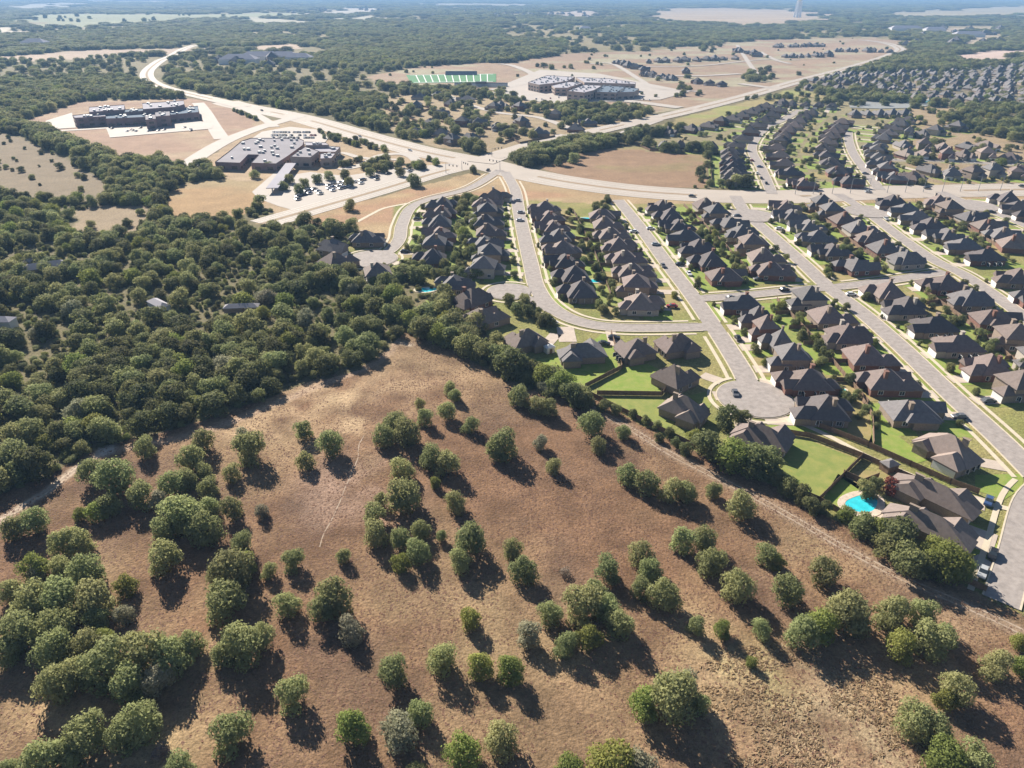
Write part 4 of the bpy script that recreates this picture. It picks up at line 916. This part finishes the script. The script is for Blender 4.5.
def shed(px, py, w, d, rz, lab, h=2.3, wall='white', rf='roof_t', nm='garden_shed'):
    x, y = G(px, py); o = empty(nm, (x, y, 0), rz); MB().box(-w/2, w/2, -d/2, d/2, 0, h).build('wall', M[wall], o); MB().hip(0, 0, w, d, h, .55, .25).build('roof', M[rf], o)
    MB().box(-.6, .6, -d/2-.06, -d/2-.01, 0, 1.9).build('door', M['fence'], o); tag(o, lab, 'shed' if w < 8 else 'building')
shed(549, 352, 3.4, 2.8, .5, 'small pale garden shed in the yard of the grey-brown house', rf='white'); shed(888, 504-34, 4, 3, .4, 'small slatted garden pavilion above the pool garden', wall='fence', rf='roof_g')
shed(160, 309, 12, 4.5, -.7, 'white metal-roofed barn in a clearing of the wood', 2.6, 'white', 'flatw', 'barn'); shed(243, 314, 14, 4, .1, 'long pale farm building at the right side of the wood', 3.5, 'brick_t', 'flat', 'farm_building')
shed(48, 274, 20, 7, .5, 'grey-roofed barn in the upper left of the wood', 4, 'brick_t', 'flat', 'barn'); shed(6, 329, 8, 5, 0, 'pale barn at the far left edge of the wood', 4, 'white', 'flatw', 'barn')
shed(36, 275-8, 10, 8, .5, 'small grey barn behind the grey-roofed barn at upper left', 3.5, 'white', 'flat', 'barn')
shed(585, 30, 40, 20, 0, 'pale far farm building beyond the far building site', 7, 'white', 'flatw', 'barn')
for k, (a, b, w, d) in enumerate([(240,64,70,30),(262,61,80,30),(285,61,60,30),(300,62,50,25),(36,46,60,30),(905,31,110,30),(934,32,70,25),(968,37,90,25)]):
    shed(a, b, w, d, 0, f'white flat far building, {ORD[k]} from the left among those behind the schools' if k < 4 else ('white far building at the top left among woods' if k == 4 else f'long white far building in the upper right, {ORD[k-5]} from the left'), 9, 'white', 'flatw', 'far_building')
# ------------------------------------------------------------------ schools
def prism(mbw, mbr, px, h, o, par=.5, lift=0):
    W = [(x-o[0], y-o[1]) for x, y in Gn(px, h)]; n = len(W)
    A = sum(W[i][0]*W[(i+1) % n][1]-W[(i+1) % n][0]*W[i][1] for i in range(n))
    if A < 0: W = W[::-1]
    mbw.add([(x, y, 0) for x, y in W]+[(x, y, h+par) for x, y in W], [(k, (k+1) % n, n+(k+1) % n, n+k) for k in range(n)])
    c = np.mean(W, 0); I = [((x-c[0])*.995+c[0], (y-c[1])*.995+c[1]) for x, y in W]
    mbr.add([(x, y, h+lift) for x, y in I], [tuple(range(n))]); return W, c
def windows(W, h, o, storeys, side=None, step=7):
    win = MB()
    for (ax, ay), (bx, by) in zip(W, W[1:]+W[:1]):
        L = math.hypot(bx-ax, by-ay); ux, uy = (bx-ax)/L, (by-ay)/L; nx, ny = uy, -ux
        for k in range(int(L/step)):
            t = (k+.5)*L/int(L/step)
            for s in range(storeys):
                z = 1.2+s*4
                cx, cy = ax+ux*t+nx*.1, ay+uy*t+ny*.1
                win.obox((cx-ux*2.2, cy-uy*2.2), (cx+ux*2.2, cy+uy*2.2), .25, z, z+2)
    return win
UNIT = [MB().box(-1, 1, -.8, .8, 0, 1.5).mesh('roof_unit', M[k]) for k in ('steel', 'steel')]
def school(name, blocks, z6, lab, cat='school', wall='sbrick'):
    x0, y0, s = z6; conv = lambda q: (x0+q[0]/s, y0+q[1]/s)
    o0 = G(*conv(blocks[0][0][0])); o = empty(name, (o0[0], o0[1], 0)); tag(o, lab, cat)
    for k, (pts, h, rm, wl) in enumerate(blocks):
        w = MB(); r = MB(); W, c = prism(w, r, [conv(q) for q in pts], h+k*.02, o0)
        wo = w.build('wall', M[wl], o); ro = r.build('roof', M[rm], o)
        windows(W, h, o, 2 if h > 8 else 1).build('window', M['glass'], wo)
        nu = 0; Wa = np.array(W); a = Wa.min(0); b = Wa.max(0); rr = random.Random(k)
        for _ in range(400):
            x, y = rr.uniform(a[0], b[0]), rr.uniform(a[1], b[1])
            if inside(W, np.array(x), np.array(y)) and inside(W, np.array(x+3), np.array(y+3)) and inside(W, np.array(x-3), np.array(y-3)):
                q = rr.uniform(.6, 1.4); obj('roof_unit', UNIT[rm == 'flatw'], ro, (x, y, h+.1)).scale = (q, q, 1); nu += 1
            if nu > min(40, max(4, (b[0]-a[0])*(b[1]-a[1])/260)): break
school('school', [([(75,185),(270,165),(275,190),(90,200)], 8.5, 'flatw', 'sbrick'), ([(175,135),(388,120),(388,150),(175,165)], 11.5, 'flatw', 'sbrick'), ([(272,178),(510,160),(640,150),(830,128),(835,165),(520,195),(275,205)], 7.5, 'flatb', 'sbrick'),
  ([(495,112),(745,95),(748,118),(700,132),(500,148)], 12, 'flatw', 'sbrick'), ([(512,182),(575,178),(578,205),(515,212)], 9, 'flat', 'sbrick'), ([(572,165),(660,158),(662,186),(575,192)], 10, 'flat', 'sbrick'), ([(385,150),(500,143),(500,158),(388,166)], 10, 'flatb', 'sbrick')], (60, 85, 6.02), 'long dark brick school with white roofs at upper left')
school('school', [([(160,400),(250,332),(330,265),(390,246),(520,246),(700,250),(730,262),(720,292),(632,357),(550,410),(390,405),(440,353),(372,352),(320,405)], 5.6, 'flat', 'sbrick'),
  ([(640,365),(700,325),(735,300),(825,330),(770,370)], 7.5, 'flat', 'sbrick2'), ([(735,270),(870,275),(890,290),(740,293)], 8, 'flatw', 'sbrick2'), ([(745,296),(870,296),(962,303),(930,335),(832,334)], 5.8, 'flatw', 'sbrick2'), ([(835,345),(932,342),(905,375),(832,378)], 6, 'flatw', 'sbrick2')], (190, 100, 6.4), 'large flat grey-roofed school beside the highway car park')
school('school', [([(180,145),(300,100),(480,110),(430,135),(340,150),(250,160)], 10, 'flatw', 'sbrick2'), ([(485,112),(700,120),(870,145),(865,155),(700,150),(540,145)], 10, 'flatw', 'sbrick2'), ([(330,165),(440,140),(530,148),(430,180),(350,180)], 9, 'flatw', 'sbrick2'),
  ([(430,200),(540,160),(655,165),(600,195),(540,210)], 11, 'flatw', 'sbrick2'), ([(610,205),(660,165),(800,172),(745,210)], 9, 'flatb', 'sbrick2'), ([(750,210),(800,175),(890,185),(860,205)], 8, 'flatb', 'sbrick2')], (500, 60, 6.4), 'wide pale-roofed school in the far centre by the building site')
cn = MB(); a = G(295, 171+7); cn.obox(G(272, 188, 4), G(291, 163, 4), 8, 3.6, 4.1); 
o = empty('covered_walkway', (0, 0, 0)); cn.build('roof', M['flatw'], o); ps = MB()
for k in range(6): q = np.array(G(272, 188, 4))*(1-k/5)+np.array(G(291, 163, 4))*k/5; ps.box(q[0]-.3, q[0]+.3, q[1]-.3, q[1]+.3, 0, 3.6)
ps.build('posts', M['steel'], o); tag(o, 'white flat covered walkway in front of the grey-roofed school', 'walkway')
# sports ground
area('sports_field', [(406,75.2),(496,74),(496,82.2),(411,83.4)], 'turf', .5)
lm = MB(); A, B, C_, D_ = (np.array(G(*q)) for q in ((410,75.5),(493,74.4),(493,81.8),(414,82.8)))
for k in range(11):
    t = k/10*.86+.07; a = A+(B-A)*t; b = D_+(C_-D_)*t; lm.obox(a, b, 1.3, .55, .62)
for a, b in ((A, B), (D_, C_)): lm.obox(a, b, 3.2, .5, .6)
tag(lm.build('field_marking', M['paint']), kind='structure')
o = empty('grandstand', (*G(456, 86), 0)); wdt = 75*depth(*G(481, 84))/F*.5
g0 = G(481, 87); o.location = (g0[0], g0[1], 0); st = MB()
for k in range(7): st.box(-wdt/1.45, wdt/1.45, k*1.6-6, k*1.6-4.4, 0, 1+k*.55)
st.build('tiers', M['steel'], o); MB().box(-wdt/1.45, wdt/1.45, 5.5, 6, 0, 5.2).build('back_wall', M['cb'], o); MB().box(-8, 8, 2, 5.4, 4, 7).build('press_box', M['cg'], o); tag(o, 'long dark grandstand in front of the far green sports field', 'stand')
o = empty('grandstand', (*G(461, 75.5), 0)); st = MB()
for k in range(7): st.box(-26, 26, k*1.6, k*1.6+1.6, 0, 1+k*.8)
st.build('tiers', M['flatb'], o); tag(o, 'smaller blue-grey stand behind the far green sports field', 'stand')
# water tower
wx, wy = G(797, 17.5); o = empty('water_tower', (wx, wy, 0)); HT_ = 78
for k in range(6):
    a = 2*PI*k/6; MB().tube((17*math.cos(a), 17*math.sin(a), 0), (12*math.cos(a), 12*math.sin(a), HT_), 4.2, 3.4).build('leg', M['tower'], o)
MB().tube((0,0,0), (0,0,HT_), 5, 4.6, 12).build('riser', M['tower'], o)
tk = MB(); prof = [(0,-2),(8,1),(15,6),(18,13),(15,19),(8,23),(0,24.5)]; n = 20
v = [(r*math.cos(2*PI*j/n), r*math.sin(2*PI*j/n), HT_+z) for r, z in prof for j in range(n)]
tk.add(v, [(i*n+j, i*n+(j+1) % n, (i+1)*n+(j+1) % n, (i+1)*n+j) for i in range(len(prof)-1) for j in range(n)]); tk.build('tank', M['tower'], o); tag(o, 'tall white water tower on the far skyline', 'water tower')
# ------------------------------------------------------------------ street lamps and signal masts
def lamp(x, y, rz, lab, mast=False, grp='street lamps'):
    o = empty('signal_mast' if mast else 'street_lamp', (x, y, 0), rz); h = 10 if not mast else 7
    MB().tube((0,0,0), (0,0,h), .22, .12).build('pole', M['steel'], o); L = 2.4 if not mast else 12
    MB().tube((0,0,h-.3), (L,0,h), .12, .08).build('arm', M['steel'], o)
    if mast:
        for k in range(3): MB().box(3+k*3.5, 3.5+k*3.5, -.25, .25, h-1.5, h-.2).build('signal_head', M['ck'], o)
    else: MB().box(L-.2, L+.9, -.22, .22, h-.1, h+.1).build('lamp_head', M['cg'], o)
    tag(o, lab, 'traffic signal' if mast else 'street lamp', grp)
for k, px in enumerate((795,813,832,850,868,887,905,923,942,960,978,1000)):
    x, y = G(px, 194.5-(px-795)*.017); lamp(x, y, 0 if k % 2 else PI, f'{ORD[k]} grey street lamp from the left on the highway median')
for k, (px, py) in enumerate(((446,173),(462,170),(492,157),(500,170))):
    x, y = G(px, py); lamp(x, y, random.uniform(0, 6), ['leftmost', 'lower left', 'upper right', 'lower right'][k]+' grey traffic signal mast at the big highway junction', True, 'signal masts at the junction')
# ------------------------------------------------------------------ cars
def car_meshes():
    body = MB(); prof = [(-2.3,.35),(-2.3,.85),(-1.9,1.0),(1.1,1.02),(2.1,.85),(2.3,.6),(2.3,.35)]; n = len(prof)
    def ext(mb, pr, w0, w1):
        n = len(pr); v = [(x, -w, z) for (x, z), w in zip(pr, w0)]+[(x, w, z) for (x, z), w in zip(pr, w0)]
        mb.add(v, [tuple(range(n)), tuple(range(2*n-1, n-1, -1))]+[(k, n+k, n+(k+1) % n, (k+1) % n) for k in range(n)])
    ext(body, prof, [.86,.9,.84,.84,.82,.86,.86], 0)
    cab = MB(); ext(cab, [(-1.8,1.0),(-1.3,1.48),(.35,1.5),(1.15,1.0)], [.8,.66,.66,.8], 0)
    top = MB(); top.box(-1.25,.3,-.66,.66,1.49,1.54)
    wh = MB(); wh.tube((0,-.12,0),(0,.12,0),.33,.33,12)
    return body, cab.mesh('window', M['glass']), top, wh.mesh('wheel', M['tyre'])
cb, ccab, ctop, cwh = car_meshes(); CM = {k: (cb.mesh('body', M[k]), ctop.mesh('roof_panel', M[k])) for k in ('cw','ck','cs','cr','cb','cg')}
CN = dict(cw='white', ck='black', cs='silver', cr='red', cb='dark blue', cg='dark grey')
ncar = 0
def car(x, y, rz, lab, col=None):
    global ncar
    col = col or random.choice(['cw','ck','cs','cg','cw','cg','cs','ck','cr','cb','cw','ck']); o = empty('parked_car', (x, y, .16), rz); o.scale = (1.05,)*3
    obj('body', CM[col][0], o); obj('window', ccab, o); obj('roof_panel', CM[col][1], o)
    if y < 420:
        for a in (-1.45, 1.45):
            for b in (-.8, .8): obj('wheel', cwh, o, (a, b, .33))
    tag(o, uniq(f'{CN[col]} car {lab}', x, y, .8), 'car', 'cars on streets and driveways'); ncar += 1
for x, y, rz, lab in CARS[:70]: car(x, y, rz, lab)
def roadcar(px, py, col, lab):
    x, y = G(px, py); best = None
    for n, p, w, k in ROADS:
        d = np.hypot(p[:, 0]-x, p[:, 1]-y); i = int(d.argmin())
        if best is None or d[i] < best[0]: q = p[min(i+1, len(p)-1)]-p[max(i-1, 0)]; best = (d[i], math.atan2(q[1], q[0]))
    car(x, y, best[1], lab, col)
for q in [(692,197,'ck'),(868,192.6,'cs'),(927,189,'ck'),(1022,187,'ck'),(488,171,'ck'),(262,111,'ck'),(410,151,'cw'),(360,137,'cs')]: roadcar(*q, 'driving on the highway,')
for q in [(663,267,'cg'),(731,299,'cg'),(784,291,'ck'),(614,339,'ck'),(604,345,'ck'),(553,323,'cw'),(689,275,'cw'),(738,340,'ck'),(800,403,'cs'),(757,174,'cw'),(761,179,'ck'),(766,184,'ck'),(988,503,'cb'),(992,556,'ck'),(886,272-52,'cs'),(735,395,'cg'),(982,574,'cs')]: roadcar(*q, 'on an estate street,')
for k in range(62):
    x, y = G(272+random.uniform(0, 46), random.choice((133, 136, 138.5))); car(x, y, 1.4, 'behind the grey school,')
for k in range(44):
    t = random.random(); x, y = G(294+t*130, 204-t*33-random.choice((3, 6, 9))); car(x, y, .9, 'in the front car park,')
for k in range(14): x, y = G(112+random.uniform(0, 80), 132-random.uniform(0, 4)); car(x, y, 1.5, 'before the brick school,')
for k in range(22): x, y = G(520+random.uniform(0, 130), 98+random.uniform(-2, 3)); car(x, y, 1.5, 'in the far school car park,')
# ------------------------------------------------------------------ haze
HZ = mat('air', (1, 1, 1)); nt = HZ.node_tree; nt.nodes.clear(); out = nt.nodes.new('ShaderNodeOutputMaterial'); pv = nt.nodes.new('ShaderNodeVolumePrincipled')
pv.inputs['Color'].default_value = (.36, .62, 1, 1); pv.inputs['Density'].default_value = .000115; pv.inputs['Anisotropy'].default_value = 0
nt.links.new(pv.outputs[0], out.inputs['Volume'])
mb = MB(); mb.box(-60000, 60000, -300, 50000, -1.0, 135); tag(mb.build('haze', HZ), 'pale blue air thickening with distance', 'haze', kind='stuff')
# ------------------------------------------------------------------ light, camera
AZ = math.radians(32.0); EL = math.radians(31)      # sun ahead of the camera, to its left
sd = np.array((-math.sin(AZ)*math.cos(EL), math.cos(AZ)*math.cos(EL), math.sin(EL)))
from mathutils import Vector
sl = bpy.data.lights.new('sun', 'SUN'); sl.energy = 5.0; sl.angle = math.radians(.53); sl.color = (1, .93, .82)
so = bpy.data.objects.new('sun', sl); C.objects.link(so); so.rotation_euler = Vector(sd).to_track_quat('Z', 'Y').to_euler(); so.location = (0, 0, 400)
w = bpy.data.worlds.new('World'); sc.world = w; w.use_nodes = True; nt = w.node_tree
sky = nt.nodes.new('ShaderNodeTexSky'); sky.sky_type = 'NISHITA'; sky.sun_disc = False; sky.sun_elevation = EL; sky.sun_rotation = -AZ; sky.air_density = .75; sky.dust_density = .25
bg = nt.nodes['Background']; bg.inputs[1].default_value = .05; nt.links.new(sky.outputs[0], bg.inputs[0])
cd = bpy.data.cameras.new('camera'); cam = bpy.data.objects.new('camera', cd); C.objects.link(cam); sc.camera = cam
cd.sensor_width = 36; cd.lens = 36*F/1024; cd.clip_start = 1; cd.clip_end = 90000
cam.location = (0, 0, H); cam.rotation_euler = (PI/2-PITCH, 0, 0)
sc.render.engine = 'CYCLES'; sc.render.resolution_x = 1024; sc.render.resolution_y = 768
sc.view_settings.view_transform = 'Standard'; sc.view_settings.look = 'None'; sc.view_settings.gamma = 1; sc.view_settings.exposure = 1.1
sc.cycles.max_bounces = 5; sc.cycles.volume_bounces = 0; sc.cycles.transparent_max_bounces = 4
print('objects', len(bpy.data.objects), 'cars', ncar)
